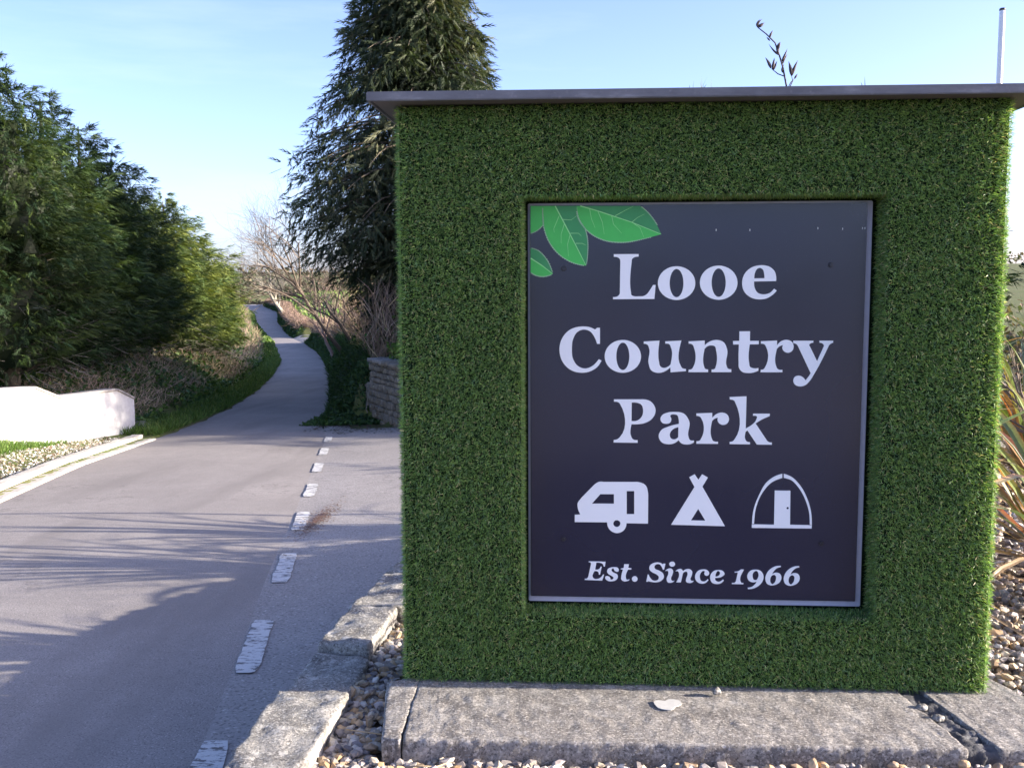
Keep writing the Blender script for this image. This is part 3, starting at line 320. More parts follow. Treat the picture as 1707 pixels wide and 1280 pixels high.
def xl(Y): return np.interp(Y, LE[:, 1], LE[:, 0])
def xr(Y): return np.interp(Y, RE_[:, 1], RE_[:, 0])
def sst(t): t = np.clip(t, 0, 1); return t*t*(3-2*t)
def G(X, Y):
    X = np.asarray(X, float); Y = np.asarray(Y, float); z0 = zr(Y); dl = xl(Y)-X; dr = X-xr(Y)
    wob = .5+.5*np.sin(Y*.9+1.3)*np.sin(Y*.37)
    bl = np.interp(Y, [0, 18, 20.5, 28, 38, 60, 100, 200, 300], [.25, .3, .75, .95, .7, .5, .45, .4, .1])
    zl = z0+.03+bl*sst((dl-.35-.35*wob-np.interp(Y, [34, 55], [0, .6]))/(1.3+.5*wob))*(1+.12*np.sin(Y*1.7)*np.cos(X*1.3))+.25*sst((dl-3)/6)
    br = np.interp(Y, [19, 21.5, 40, 60, 85, 94, 96, 107, 109.5, 112, 150, 220, 260], [.1, 1.1, 1.6, 1.5, 1.4, 1.2, .15, .15, 1.0, 1.25, 1.1, .9, .1])
    far = np.interp(Y, [19, 60, 115, 200, 300], [.6, .4, .7, 2.3, 1.2])
    zb = z0+.02+br*sst((dr-.1)/.95)+far*sst((dr-2)/10)
    plate = np.where(Y < 13, -.2, -.2+.02*(Y-13))
    zd = z0+(np.maximum(plate, z0)-z0)*sst(dr/13.0)
    t = sst((Y-np.interp(X, [-4.6, -2.93, -2.15, -1.2, .3, 3, 8, 15], [20.6, 21.0, 19.35, 18.5, 18.0, 17.75, 18.05, 18.85]))/np.where(X < -3.2, 1.4, .5))
    zrt = zd*(1-t)+zb*t
    z = np.where(dl > 0, zl, np.where(dr > 0, zrt, z0-.05))
    hill = sst((Y-350)/500)*(3.0*np.sin(X*.006+1)+1.6*np.sin(X*.017))+sst((X-60)/300)*sst((Y-60)/500)*6
    return z+hill
def gpt(X, Y, dz=0.0): return (X, Y, float(G(X, Y))+dz)

def grid_mesh(name, rows, mat, smooth=True):
    n, m = len(rows), len(rows[0]); V = np.concatenate(rows)
    i, j = np.meshgrid(np.arange(n-1), np.arange(m-1), indexing='ij'); a = (i*m+j).ravel()
    F = np.stack([a, a+1, a+m+1, a+m], 1)
    return mesh_np(name, V, [F], [mat], smooth=smooth)
Yr = np.concatenate([np.arange(-60, -10, 5), np.arange(-10, 2, 1), np.arange(2, 30, .35), np.arange(30, 70, .8), np.arange(70, 260, 2.5), np.arange(260, 700, 15), np.arange(700, 2600, 80)])
dls = np.concatenate([[900, 600, 400, 250, 160, 100, 70, 50, 38, 28, 20, 15, 12, 10, 8, 7], np.arange(6, .2, -.3), [.15, .02]])
drs = np.concatenate([[.02, .15], np.arange(.25, 5, .3), np.arange(5, 14, .9), [15, 17, 20, 26, 34, 45, 60, 85, 120, 180, 260, 400, 600, 900]])
rows = []
for Y in Yr:
    X = np.concatenate([xl(Y)-dls, np.linspace(xl(Y), xr(Y), 5), xr(Y)+drs]); rows.append(np.stack([X, np.full(len(X), Y), G(X, np.full(len(X), Y))], 1))
ground = tag(obj('ground', grid_mesh('ground', rows, M['ground'])), kind='structure')
# the lane
rows = []; Yroad = np.concatenate([np.arange(-20, 2, 1.), np.arange(2, 40, .25), np.arange(40, 240, 1.0)])
for Y in Yroad:
    l, r = xl(Y), xr(Y); e = .05*np.sin(Y*2.1)+.03*np.sin(Y*5.3+1)
    X = np.linspace(l+e, r+(e*.7 if Y > 18 else 0), 11); cr = .035*(1-((X-(l+r)/2)/((r-l)/2))**2)
    rows.append(np.stack([X, np.full(11, Y), zr(Y)+cr*.6], 1))
road = tag(obj('road', grid_mesh('road', rows, M['asphalt'])), kind='structure')
# entrance drive joining from the right
rows = []
for Y in Yroad[(Yroad >= -12) & (Yroad < 19.4)]:
    r = xr(Y); X = np.concatenate([[r], r+np.array([.1, .2, .3]), r+np.arange(.6, 6.5, .3), r+np.arange(7, 28, 1.0)])
    rows.append(np.stack([X, np.full(len(X), Y), np.where(X <= r+1e-6, zr(Y), np.maximum(G(X, np.full(len(X), Y)), zr(Y))+.014*sst((X-r)/.6))], 1))
drive = tag(obj('driveway', grid_mesh('driveway', rows, M['asphalt_coarse'])), kind='structure')
rows = [np.stack([np.linspace(xr(Y), np.interp(Y, [19.2, 20.9, 21.6], [-2.1, -2.95, -3.2]), 7), np.full(7, Y), np.full(7, zr(Y)+.006)], 1) for Y in np.arange(19.1, 21.6, .25)]
tag(obj('driveway_edge', grid_mesh('driveway_edge', rows, M['asphalt_coarse'])), kind='structure')
# field gate opening beyond the bend: patch of tarmac
rows = []
for Y in np.arange(95.5, 108.5, 1.0):
    X = xr(Y)+np.linspace(-.1, 4.2, 6); rows.append(np.stack([X, np.full(6, Y), G(X, np.full(6, Y))+.05], 1))
tag(obj('lay_by', grid_mesh('lay_by', rows, M['asphalt_coarse'])), kind='structure')
# dashed edge line, children of the road: 1 m marks
MK = [(-1.32, 4.153), (-1.574, 6.024), (-1.847, 7.982), (-2.132, 9.966), (-2.43, 11.95), (-2.746, 14.03), (-3.034, 16.01), (-3.318, 17.95), (-1.07, 2.2)]
for k, (x, y) in enumerate(MK):
    dx, dy = (.14, -.985); L = 1.0; rr = []
    for i in range(13):
        t = i/12; cx, cyy = x+dx*t*L, y+dy*t*L; w = .125
        a = cx+.007*random.uniform(-1, 1); b = cx+w+.007*random.uniform(-1, 1)
        if i in (0, 12): a += .012; b -= .012
        xs = np.linspace(a, b, 4); ll, r2 = xl(cyy), xr(cyy); cr = .035*(1-((xs-(ll+r2)/2)/((r2-ll)/2))**2)
        rr.append(np.stack([xs, np.full(4, cyy), zr(cyy)+np.maximum(cr, 0)*.6+.009], 1))
    obj('road_marking', grid_mesh('road_marking', rr, M['paint']), road)
# ---------------------------------------------------------------- raised gravel bed behind its retaining kerb
OUT = np.array([(-1.02, -3), (-.98, 1.5), (-.93, 2.6), (-.908, 3.026), (-.878, 3.363), (-.854, 3.642), (-.861, 3.886), (-.814, 4.127), (-.774, 4.422), (-.719, 4.808), (-.649, 5.243), (-.52, 5.62), (-.25, 6.15), (.05, 6.6), (.4, 7.14), (.9, 7.75), (1.6, 8.35), (2.6, 8.95), (4.2, 9.6), (6.5, 10.2), (9.5, 10.8), (14, 11.6), (22, 13.2)])
seg = np.linalg.norm(np.diff(OUT, axis=0), axis=1); cum = np.concatenate([[0], np.cumsum(seg)])
def out_at(s): return np.array([np.interp(s, cum, OUT[:, 0]), np.interp(s, cum, OUT[:, 1])])
def out_n(s):
    t = nrm(out_at(s+.05)-out_at(s-.05)); return np.array([t[1], -t[0]])      # towards the bed
poly = [tuple(out_at(s)+out_n(s)*.06) for s in np.linspace(0.05, cum[-1]-.06, 90)]
bm = bmesh.new(); top = [bm.verts.new((x, y, -.10)) for x, y in poly]; top += [bm.verts.new((22, -3, -.10))]
bot = [bm.verts.new((v.co.x, v.co.y, v.co.z-1.4)) for v in top]; bm.faces.new(top[::-1])
for i in range(len(top)):
    j = (i+1) % len(top); bm.faces.new((top[i], top[j], bot[j], bot[i]))
bmesh.ops.triangulate(bm, faces=bm.faces[:]); bmesh.ops.recalc_face_normals(bm, faces=bm.faces[:])
me = bpy.data.meshes.new('gravel_bed'); bm.to_mesh(me); bm.free(); me.materials.append(M['soil'])
bed = tag(obj('gravel_bed', me), kind='structure')

def in_bed(P):
    px = np.array([p[0] for p in poly]+[22]); py = np.array([p[1] for p in poly]+[-3]); x, y = P[:, 0], P[:, 1]; c = np.zeros(len(P), bool); j = len(px)-1
    for i in range(len(px)):
        k = ((py[i] > y) != (py[j] > y)) & (x < (px[j]-px[i])*(y-py[i])/(py[j]-py[i]+1e-12)+px[i]); c ^= k; j = i
    return c
# retaining kerb: coping stones and the courses under them
wall = link_thing('retaining_kerb_wall', 'low rough stone kerb wall curving between the gravel bed and the lane', 'wall')
brk = [cum[-1]*0+v for v in (0.1, 1.2, 2.3, 3.4)]
s_of = lambda y: float(np.interp(y, OUT[:13, 1], cum[:13]))
brk = [.3, 1.6, 2.9, 3.9, s_of(2.35), s_of(3.0), s_of(3.655), s_of(4.115), s_of(4.62), s_of(5.15), s_of(5.6)]
brk = sorted(brk); s = brk[-1]
while s < cum[-1]-1.0: s += random.uniform(.45, .7); brk.append(s)
for i in range(len(brk)-1):
    a, b = brk[i]+.006, brk[i+1]-.006
    wd = random.uniform(.215, .25) if not (3.5 < out_at(a)[1] < 4.1) else .235
    fp = [tuple(out_at(a)-out_n(a)*.02*random.random()), tuple(out_at(b)-out_n(b)*.02*random.random()), tuple(out_at(b)+out_n(b)*wd), tuple(out_at(a)+out_n(a)*wd)]
    near = out_at(a)[1] < 6.2
    zt = -.005+random.uniform(-.012, .008) - (.035 if 3.6 < out_at(a)[1] < 4.0 else 0)
    V, F, _ = quad_block(fp, -.17, zt, (34, 16, 9) if near else (8, 4, 3), .012, .012, 10, i*3.1)
    obj('coping_stone', mesh_np('coping_stone', V, F, [M['coping']], smooth=True), wall)
    if out_at(a)[1] > 1:
        for c in range(3):
            sh = random.uniform(-.04, .04); fa, fb = a+sh+.0, b+sh-.004
            fp2 = [tuple(out_at(fa)+out_n(fa)*random.uniform(.0, .02)), tuple(out_at(fb)+out_n(fb)*random.uniform(.0, .02)), tuple(out_at(fb)+out_n(fb)*.2), tuple(out_at(fa)+out_n(fa)*.2)]
            zt2 = -.175-c*.21
            V, F, _ = quad_block(fp2, zt2-.2, zt2, (6, 2, 4), .02, .02, 6, i*1.7+c)
            obj('wall_stone', mesh_np('wall_stone', V, F, [M['slate']], smooth=True), wall)
# ---------------------------------------------------------------- concrete plinth slabs
slabs = [('thin end strip of concrete slab left of the narrow straight joint', [(-.435, 3.225), (-.372, 3.215), (-.350, 3.76), (-.475, 3.70)]),
         ('long weathered concrete slab under the turf-clad sign with a white paint spot', [(-.366, 3.215), (1.46, 3.125), (1.335, 4.2), (-.348, 4.25)]),
         ('right-hand concrete slab beyond the broken mortar joint', [(1.555, 3.12), (1.98, 3.10), (1.66, 4.15), (1.40, 4.2)])]
for k, (lab, fp) in enumerate(slabs):
    V, F, _ = quad_block(fp, -.14, 0.0, ((10, 60, 8), (170, 60, 8), (46, 60, 8))[k], .008, .0042, 24, 5+k*2.0)
    o = obj('concrete_slab', mesh_np('concrete_slab', V, F, [M['slab']], smooth=True)); tag(o, lab, 'slab', 'concrete slabs in front of the sign')
V, F, _ = quad_block([(1.440, 3.135), (1.560, 3.125), (1.410, 4.1), (1.325, 4.1)], -.14, -.010, (14, 60, 5), .012, .016, 34, 3.3)
tag(obj('mortar_joint', mesh_np('mortar_joint', V, F, [M['rubble']], smooth=True)), 'crumbling dark mortar filling the slanting gap between two slabs', 'mortar')
t = np.linspace(0, 2*np.pi, 22, endpoint=False); rr = .038*(1+.22*np.sin(2*t+1)+.16*np.sin(3*t)+.06*np.cos(5*t))
V = np.stack([.545+rr*np.cos(t)*1.05, 3.47+rr*np.sin(t)*1.3, np.full(22, .0062)], 1); V2 = V.copy(); V2[:, 2] = .004
o = obj('paint_spot', mesh_np('paint_spot', np.concatenate([V, V2]), [np.arange(22)[None], np.array([[i, i+22, (i+1) % 22+22, (i+1) % 22] for i in range(22)])], [M['whitespot']]))
tag(o, 'splash of dried white paint on the long slab', 'paint spot')
def rock(name, loc, sz, mat, seed):
    bm = bmesh.new(); bmesh.ops.create_icosphere(bm, subdivisions=3, radius=1)
    for v in bm.verts:
        v.co *= 1+.35*mnoise.noise(v.co*1.3+Vector((seed, 0, 0))); v.co = Vector((v.co.x*sz[0], v.co.y*sz[1], v.co.z*sz[2]))
    me = bpy.data.meshes.new(name); bm.to_mesh(me); bm.free(); me.materials.append(mat); me.polygons.foreach_set('use_smooth', [True]*len(me.polygons))
    return obj(name, me, None, loc)
tag(rock('pebble', (.735, 3.555, .018), (.017, .013, .014), M['coping'], 3), 'single grey pebble sitting on the long slab against the turf', 'pebble')
for k, (x, y) in enumerate([(1.475, 3.36), (1.455, 3.45)]):
    lab = ['chip of pale rubble in the middle of the broken joint', 'pale chip just behind the middle of the broken joint', 'rubble chip towards the front of the broken joint', 'rubble chip at the turf end of the broken joint', 'rubble chip at the gravel end of the broken joint'][k]
    tag(rock('rubble_chip', (x-.02, y, .0), (.022, .016, .012), M['coping'], 4+k), lab, 'rubble', 'rubble chips in the slab joint')

# ---------------------------------------------------------------- pebbles
def poisson_like(n, x0, x1, y0, y1, ok):
    P = np.stack([RNG.uniform(x0, x1, n), RNG.uniform(y0, y1, n)], 1); return P[ok(P)]
slab_boxes = [[(-.46, 3.2), (1.98, 3.09), (1.70, 4.2), (-.5, 4.2)]]
def not_slab(P):
    a = P[:, 1] > 3.215-.048*P[:, 0]-.02; b = (P[:, 0] > -.465) & (P[:, 0] < 1.97-(P[:, 1]-3.1)*.33) & (P[:, 1] < 4.15); return ~(a & b)
def in_vis(P): return in_bed(P) & not_slab(P)
def kerb_clear(P):
    k = np.ones(len(P), bool)
    for s in np.linspace(0.5, 12, 240):
        c = out_at(s)+out_n(s)*.11; k &= (np.hypot(P[:, 0]-c[0], P[:, 1]-c[1]) > .115)
    return k
pal = np.array([(.42, .36, .27), (.50, .44, .36), (.33, .24, .16), (.40, .27, .15), (.24, .21, .19), (.56, .52, .46), (.30, .27, .25), (.46, .33, .20), (.18, .16, .16), (.38, .33, .30)])
def ico(sub, flat=False):
    bm = bmesh.new(); bmesh.ops.create_icosphere(bm, subdivisions=sub, radius=1); V = np.array([v.co[:] for v in bm.verts]); F = np.array([[v.index for v in f.verts] for f in bm.faces]); bm.free(); return V, F
def pebbles(P, sub, smin, smax, zb, layers):
    V0, F0 = ico(sub); parts = []; K = 12
    grp = RNG.integers(0, K, len(P))
    for k in range(K):
        T = V0.copy()
        for _ in range(5):        # knapped facets
            d = rand_unit(1)[0]; h = RNG.uniform(.45, .8); over = np.maximum(T@d-h, 0); T -= over[:, None]*d
        T *= 1+.08*RNG.normal(size=(len(T), 1)) if sub == 1 else 1
        Q = P[grp == k]; n = len(Q)
        if not n: continue
        s = RNG.uniform(smin, smax, n)*RNG.choice([.75, 1, 1, 1.25], n); sc = np.stack([s*RNG.uniform(.9, 1.35, n), s*RNG.uniform(.7, 1.0, n), s*RNG.uniform(.45, .75, n)], 1)
        pos = np.stack([Q[:, 0], Q[:, 1], zb+s*.35+RNG.uniform(0, 1, n)**2*layers], 1)
        up = nrm(np.array([0, 0, 1.])+RNG.normal(size=(n, 3))*.38); ax = nrm(np.cross(rand_unit(n), up))
        c = pal[RNG.integers(0, len(pal), n)]*RNG.uniform(.75, 1.25, (n, 1))
        parts.append(scatter(T, [F0], pos, ax, up, sc, c))
    return parts
A = poisson_like(9500, -.9, 2.2, 2.7, 3.3, lambda P: in_vis(P) & kerb_clear(P) & ((P[:, 0] < -.3) | (P[:, 1] > 2.85)))
B = poisson_like(5200, -.8, -.3, 3.3, 5.6, lambda P: in_vis(P) & kerb_clear(P))
C_ = poisson_like(4600, 1.6, 2.9, 3.2, 5.2, in_vis)
NP = np.concatenate([A[A[:, 1] > 2.7], B[B[:, 1] < 4.4]]); NP = NP[np.argsort(NP[:, 1]-.0*NP[:, 0])]
parts = pebbles(NP[:3600], 2, .0125, .021, -.070, .038)
parts += pebbles(np.concatenate([NP[3600:], B[B[:, 1] >= 4.4], C_]), 1, .015, .025, -.105, .03)
D_ = poisson_like(6000, 1.9, 5.6, 5.0, 9.2, in_vis); parts += pebbles(D_, 1, .02, .034, -.105, .03)
E2 = poisson_like(1800, -.3, 2.2, 4.3, 6.6, lambda P: in_bed(P) & kerb_clear(P)); parts += pebbles(E2, 1, .022, .034, -.105, .02)
V, F, C = merge(parts)
gravel = obj('gravel', mesh_np('gravel', V, F, [M['pebble']], col=C, smooth=False)); tag(gravel, 'loose golden and grey flint gravel around the sign', 'gravel', kind='stuff')
# straw and twigs lying on the gravel
def straw(name, pts, r, lab):
    V, F, _ = smoothtube(pts, [r*.7]+[r]*(len(pts)-2)+[r*.4], 6); o = obj(name, mesh_np(name, V, F, [M['palestraw']], smooth=True)); tag(o, lab, 'twig', 'bits of dry stalk on the gravel')
M['palestraw'] = mat_flat('pale_straw', (.42, .32, .2), .8, .2)
straw('dry_stalk', [(-.36, 3.12, -.05), (-.3, 3.1, -.035), (-.22, 3.12, -.05)], .003, 'short pale stalk on the gravel before the slab corner')
straw('dry_stalk', [(-.58, 3.40, -.05), (-.52, 3.36, -.04), (-.45, 3.35, -.045), (-.4, 3.37, -.05)], .003, 'long curved pale stalk on the gravel between kerb and slab')
straw('dry_stalk', [(-.33, 2.98, -.05), (-.27, 3.06, -.03), (-.2, 3.14, -.04)], .0035, 'pale stalk lying towards the lower slab edge')
straw('dry_stalk', [(.20, 3.69, .01), (.32, 3.68, .012), (.45, 3.66, .008)], .003, 'thin stalk tucked along the foot of the turf on the slab')
t = np.linspace(-.9*np.pi, .5*np.pi, 16); V, F, _ = smoothtube(np.stack([1.735+.055*np.cos(t), 3.74+0*t+.02*np.sin(t), -.02+.062*np.sin(t)], 1), [.007]*16, 8)
tag(obj('hose_loop', mesh_np('hose_loop', V, F, [M['black']], smooth=True)), 'small loop of black pipe poking from the gravel at the lit turf corner', 'pipe')

# ---------------------------------------------------------------- the sign
YAW = -0.067667; W_, H_, REC = 2.1416, 2.1052, .13; DEP = .44; FZ = .012
sign = link_thing('park_sign', 'big block sign clad in green artificial turf with flat grey cap and dark lettered board', 'sign', (-.4132, 3.7102, 0.0), rz=YAW)
# local frame: x along the face, y into the block, z up
X0, X1 = FZ, W_-FZ; Y0_, Y1_ = FZ, DEP-FZ; Z0, Z1 = .004, 2.112
OX0, OX1, OZ0, OZ1 = .468-.004, 1.714+.006, .275-.004, 1.776+.004     # opening at board frame
g_ = .020
ox0, ox1, oz0, oz1 = OX0-g_, OX1+g_, OZ0-g_, OZ1+g_
def boxm(x0, x1, y0, y1, z0, z1):
    V = np.array([(x, y, z) for z in (z0, z1) for y in (y0, y1) for x in (x0, x1)]); F = np.array([(0, 2, 3, 1), (4, 5, 7, 6), (0, 1, 5, 4), (2, 6, 7, 3), (0, 4, 6, 2), (1, 3, 7, 5)]); return V, [F], None
core_parts = [boxm(X0, ox0, Y0_, Y1_, Z0, Z1), boxm(ox1, X1, Y0_, Y1_, Z0, Z1), boxm(ox0, ox1, Y0_, Y1_, Z0, oz0), boxm(ox0, ox1, Y0_, Y1_, oz1, Z1), boxm(ox0, ox1, REC+.03, Y1_, oz0, oz1)]
V, F, _ = merge(core_parts); obj('block_core', mesh_np('block_core', V, F, [M['core']]), sign)
def patch(n, o, a, b, nrm_, lean=None):
    o, a, b = map(lambda q: np.array(q, float), (o, a, b)); u = RNG.uniform(0, 1, (n, 2)); P = o+u[:, :1]*a+u[:, 1:]*b; return P, np.tile(np.array(nrm_, float), (n, 1))
Ps, Ns = [], []
def add_face(dens, o, a, b, nn):
    n = int(dens*np.linalg.norm(np.cross(a, b))); P, Q = patch(n, o, a, b, nn); Ps.append(P); Ns.append(Q)
DN = 66000
for (x0, x1, z0, z1) in ((X0, ox0, Z0, Z1), (ox1, X1, Z0, Z1), (ox0, ox1, Z0, oz0), (ox0, ox1, oz1, Z1)):
    add_face(DN, (x0, Y0_, z0), (x1-x0, 0, 0), (0, 0, z1-z0), (0, -1, 0))
add_face(34000, (X0, Y0_, Z0), (0, Y1_-Y0_, 0), (0, 0, Z1-Z0), (-1, 0, 0))
add_face(34000, (X1, Y0_, Z0), (0, Y1_-Y0_, 0), (0, 0, Z1-Z0), (1, 0, 0))
add_face(5000, (X0, Y1_, Z0), (X1-X0, 0, 0), (0, 0, Z1-Z0), (0, 1, 0))
rv = REC-Y0_+.02
add_face(52000, (ox0, Y0_, oz0), (ox1-ox0, 0, 0), (0, rv, 0), (0, 0, 1)); add_face(40000, (ox0, Y0_, oz1), (ox1-ox0, 0, 0), (0, rv, 0), (0, 0, -1))
add_face(40000, (ox0, Y0_, oz0), (0, rv, 0), (0, 0, oz1-oz0), (1, 0, 0)); add_face(52000, (ox1, Y0_, oz0), (0, rv, 0), (0, 0, oz1-oz0), (-1, 0, 0))
P = np.concatenate(Ps); Nn = np.concatenate(Ns); n = len(P)
# blades near an outer edge splay outwards
edge = np.zeros((n, 3)); fr_ = Nn[:, 1] < -.5
edge[:, 0] += np.where(fr_ & (P[:, 0] < X0+.035), -1.0, 0)+np.where(fr_ & (P[:, 0] > X1-.05), 1.5, 0)
inw = lambda a, b: np.clip(1-np.abs(a-b)/.03, 0, 1)
zin = (P[:, 2] > oz0-.03) & (P[:, 2] < oz1+.03); xin = (P[:, 0] > ox0-.03) & (P[:, 0] < ox1+.03)
edge[:, 0] += np.where(fr_ & zin, inw(P[:, 0], ox0)*(P[:, 0] <= ox0)*1.3-inw(P[:, 0], ox1)*(P[:, 0] >= ox1)*1.3, 0)
edge[:, 2] += np.where(fr_ & xin, inw(P[:, 2], oz0)*(P[:, 2] <= oz0)*1.3-inw(P[:, 2], oz1)*(P[:, 2] >= oz1)*1.3, 0)
edge[:, 1] -= np.where(~fr_ & (P[:, 1] < Y0_+.03), 1.1, 0)
tilt = RNG.normal(size=(n, 3))*np.array([.55, .55, .45]); tilt[:, 2] -= .22
ax = nrm(Nn+tilt+edge*.6); bad = (ax*Nn).sum(1) < .15; ax[bad] = nrm(ax[bad]+Nn[bad]*.6)
L = RNG.uniform(.014, .031, n)*np.where(np.abs(Nn[:, 2]) > .5, .75, 1.0)*np.where((Nn[:, 0] != 0) & (P[:, 0] > ox0-.01) & (P[:, 0] < ox1+.01), .75, 1.0)
wdt = RNG.uniform(.0014, .0027, n); bend = RNG.uniform(-.2, .45, n)
TV = np.array([(0, -.55, 0), (.5, .5, .24), (.5, -.5, .24), (1.0, 0, -.08)]); TF = [np.array([[0, 1, 2], [2, 1, 3]])]
pal_t = np.array([(.13, .25, .085), (.17, .30, .09), (.07, .14, .06), (.24, .36, .13), (.44, .42, .27), (.18, .31, .21)])
c = pal_t[RNG.choice(6, n, p=[.28, .24, .2, .13, .06, .09])]*RNG.uniform(.68, 1.28, (n, 1))
V, F, C = scatter(TV, TF, P, ax, nrm(RNG.normal(size=(n, 3))), np.stack([L, wdt, L], 1), c)
turf = obj('turf_cladding', mesh_np('turf_cladding', V, F, [M['turf']], col=C), sign); tag(turf, kind='stuff')
# cap: boards butted, sloping very slightly
def bevel_box(x0, x1, y0, y1, z0, z1, bw=.003, mat=None, name='box', parent=None, tilt=0.0):
    bm = bmesh.new(); bmesh.ops.create_cube(bm, size=1)
    for v in bm.verts: v.co = Vector((x0+(v.co.x+.5)*(x1-x0), y0+(v.co.y+.5)*(y1-y0), z0+(v.co.z+.5)*(z1-z0)))
    bmesh.ops.bevel(bm, geom=bm.edges[:], offset=bw, segments=2, affect='EDGES')
    for v in bm.verts: v.co.z += tilt*(v.co.x)
    me = bpy.data.meshes.new(name); bm.to_mesh(me); bm.free(); me.materials.append(mat); return obj(name, me, parent)
bevel_box(-.068, W_+.10, -.095, DEP+.08, 2.118, 2.134, .002, M['soffit'], 'soffit_board', sign, -.003)
bevel_box(-.081, W_+.113, -.108, -.0955, 2.1145, 2.146, .003, M['cap'], 'fascia_board', sign, -.003)
bevel_box(-.081, W_+.113, DEP+.0805, DEP+.093, 2.1145, 2.146, .003, M['cap'], 'fascia_board', sign, -.003)
bevel_box(-.081, -.0685, -.0945, DEP+.0795, 2.1145, 2.146, .003, M['cap'], 'fascia_board', sign, -.003)
bevel_box(W_+.1005, W_+.113, -.0945, DEP+.0795, 2.1145, 2.146, .003, M['cap'], 'fascia_board', sign, -.003)
bevel_box(-.067, W_+.099, -.094, DEP+.079, 2.1355, 2.1445, .002, M['cap'], 'roof_sheet', sign, -.003)
# board, frame
bevel_box(.466, 1.714, REC+.004, REC+.024, .272, 1.778, .003, M['frame'], 'back_frame', sign)
board = bevel_box(.4755, 1.690, REC-.014, REC+.0035, .2975, 1.7685, .0015, M['board'], 'sign_board', sign)
YB = REC-.014
def path_pts(loop):
    """loop of (u,v,smooth) -> dense closed outline"""
    n = len(loop); P = [np.array(p[:2], float) for p in loop]; sm = [p[2] for p in loop]; out = []
    def tan(i):
        if not sm[i]: return None
        a, b, c = P[i-1], P[i], P[(i+1) % n]; d1 = np.linalg.norm(b-a)+1e-9; d2 = np.linalg.norm(c-b)+1e-9
        t = (b-a)/d1*d2+(c-b)/d2*d1; return t/(np.linalg.norm(t)+1e-12)
    for i in range(n):
        j = (i+1) % n; a, b = P[i], P[j]; L = np.linalg.norm(b-a); ta, tb = tan(i), tan(j)
        if ta is None and tb is None: out.append(a); continue
        if ta is None: v = (b-a)*1.5-tb*L*.5; ta_ = v
        else: ta_ = ta*L
        if tb is None: v = (b-a)*1.5-ta*L*.5; tb_ = v
        else: tb_ = tb*L
        for k in range(7):
            s = k/7; h = (2*s**3-3*s*s+1)*a+(s**3-2*s*s+s)*ta_+(-2*s**3+3*s*s)*b+(s**3-s*s)*tb_; out.append(h)
    return out
def flat_shape(name, loops, mat, parent, depth=.0015, yf=None, bevel=0.0):
    cu = bpy.data.curves.new(name, 'CURVE'); cu.dimensions = '2D'; cu.fill_mode = 'BOTH'; cu.extrude = depth
    for lp in loops:
        pts = path_pts(lp) if len(lp[0]) == 3 else lp
        sp = cu.splines.new('POLY'); sp.points.add(len(pts)-1); sp.use_cyclic_u = True
        for q, p in zip(sp.points, pts): q.co = (p[0], p[1], 0, 1)
    tmp = bpy.data.objects.new('tmp', cu); COL.objects.link(tmp); me = bpy.data.meshes.new_from_object(tmp, preserve_all_data_layers=False)
    bpy.data.objects.remove(tmp); bpy.data.curves.remove(cu)
    me.transform(Matrix(((1, 0, 0, 0), (0, 0, 1, 0), (0, 1, 0, 0), (0, 0, 0, 1)))); me.flip_normals()
    me.materials.clear(); me.materials.append(mat); me.name = name
    o = obj(name, me, parent, (0, (YB if yf is None else yf)-depth-.0002, 0)); return o
for nm, loops in GLYPHS:
    is_sym = nm.endswith('symbol'); name = nm if is_sym else 'letter'
    if nm == 'i': 
        o = flat_shape(name, loops, M['white_letter'], board)
    elif nm == 'pod_symbol':
        o = flat_shape(name, loops, M['white_letter'], board)
    else: o = flat_shape(name, loops, M['white_letter'], board)
    if not is_sym: o['label'] = 'white letter '+(nm if nm != 'full_stop' else 'full stop')
def serrate(pts, amp=.0016, step=2):
    pts = [np.array(p) for p in pts]; out = []
    for i, p in enumerate(pts):
        q = pts[(i+1) % len(pts)]; L = np.linalg.norm(q-p)
        out.append(p)
        if L > .25 or abs(q[1]-p[1]) < 1e-4 and p[1] > 1.765: continue
        k = max(1, int(L/.006)); t = (q-p)/max(L, 1e-9); nn = np.array([-t[1], t[0]])
        for j in range(k): out.append(p+(q-p)*(j+.5)/k+nn*amp*(1 if j % 2 else .2)); 
    return out
def clipv(lp):   # keep the print inside the board
    return [[max(.4765, u), min(1.7675, v)]+([k[0]] if k else []) for u, v, *k in lp]
def stroke(pts, w):
    P = np.array([p[:2] for p in pts], float); T = nrm(np.gradient(P, axis=0)); nn = np.stack([-T[:, 1], T[:, 0]], 1); ww = np.linspace(w, w*.4, len(P))[:, None]
    return [tuple(x) for x in (P+nn*ww)]+[tuple(x) for x in (P-nn*ww)[::-1]]
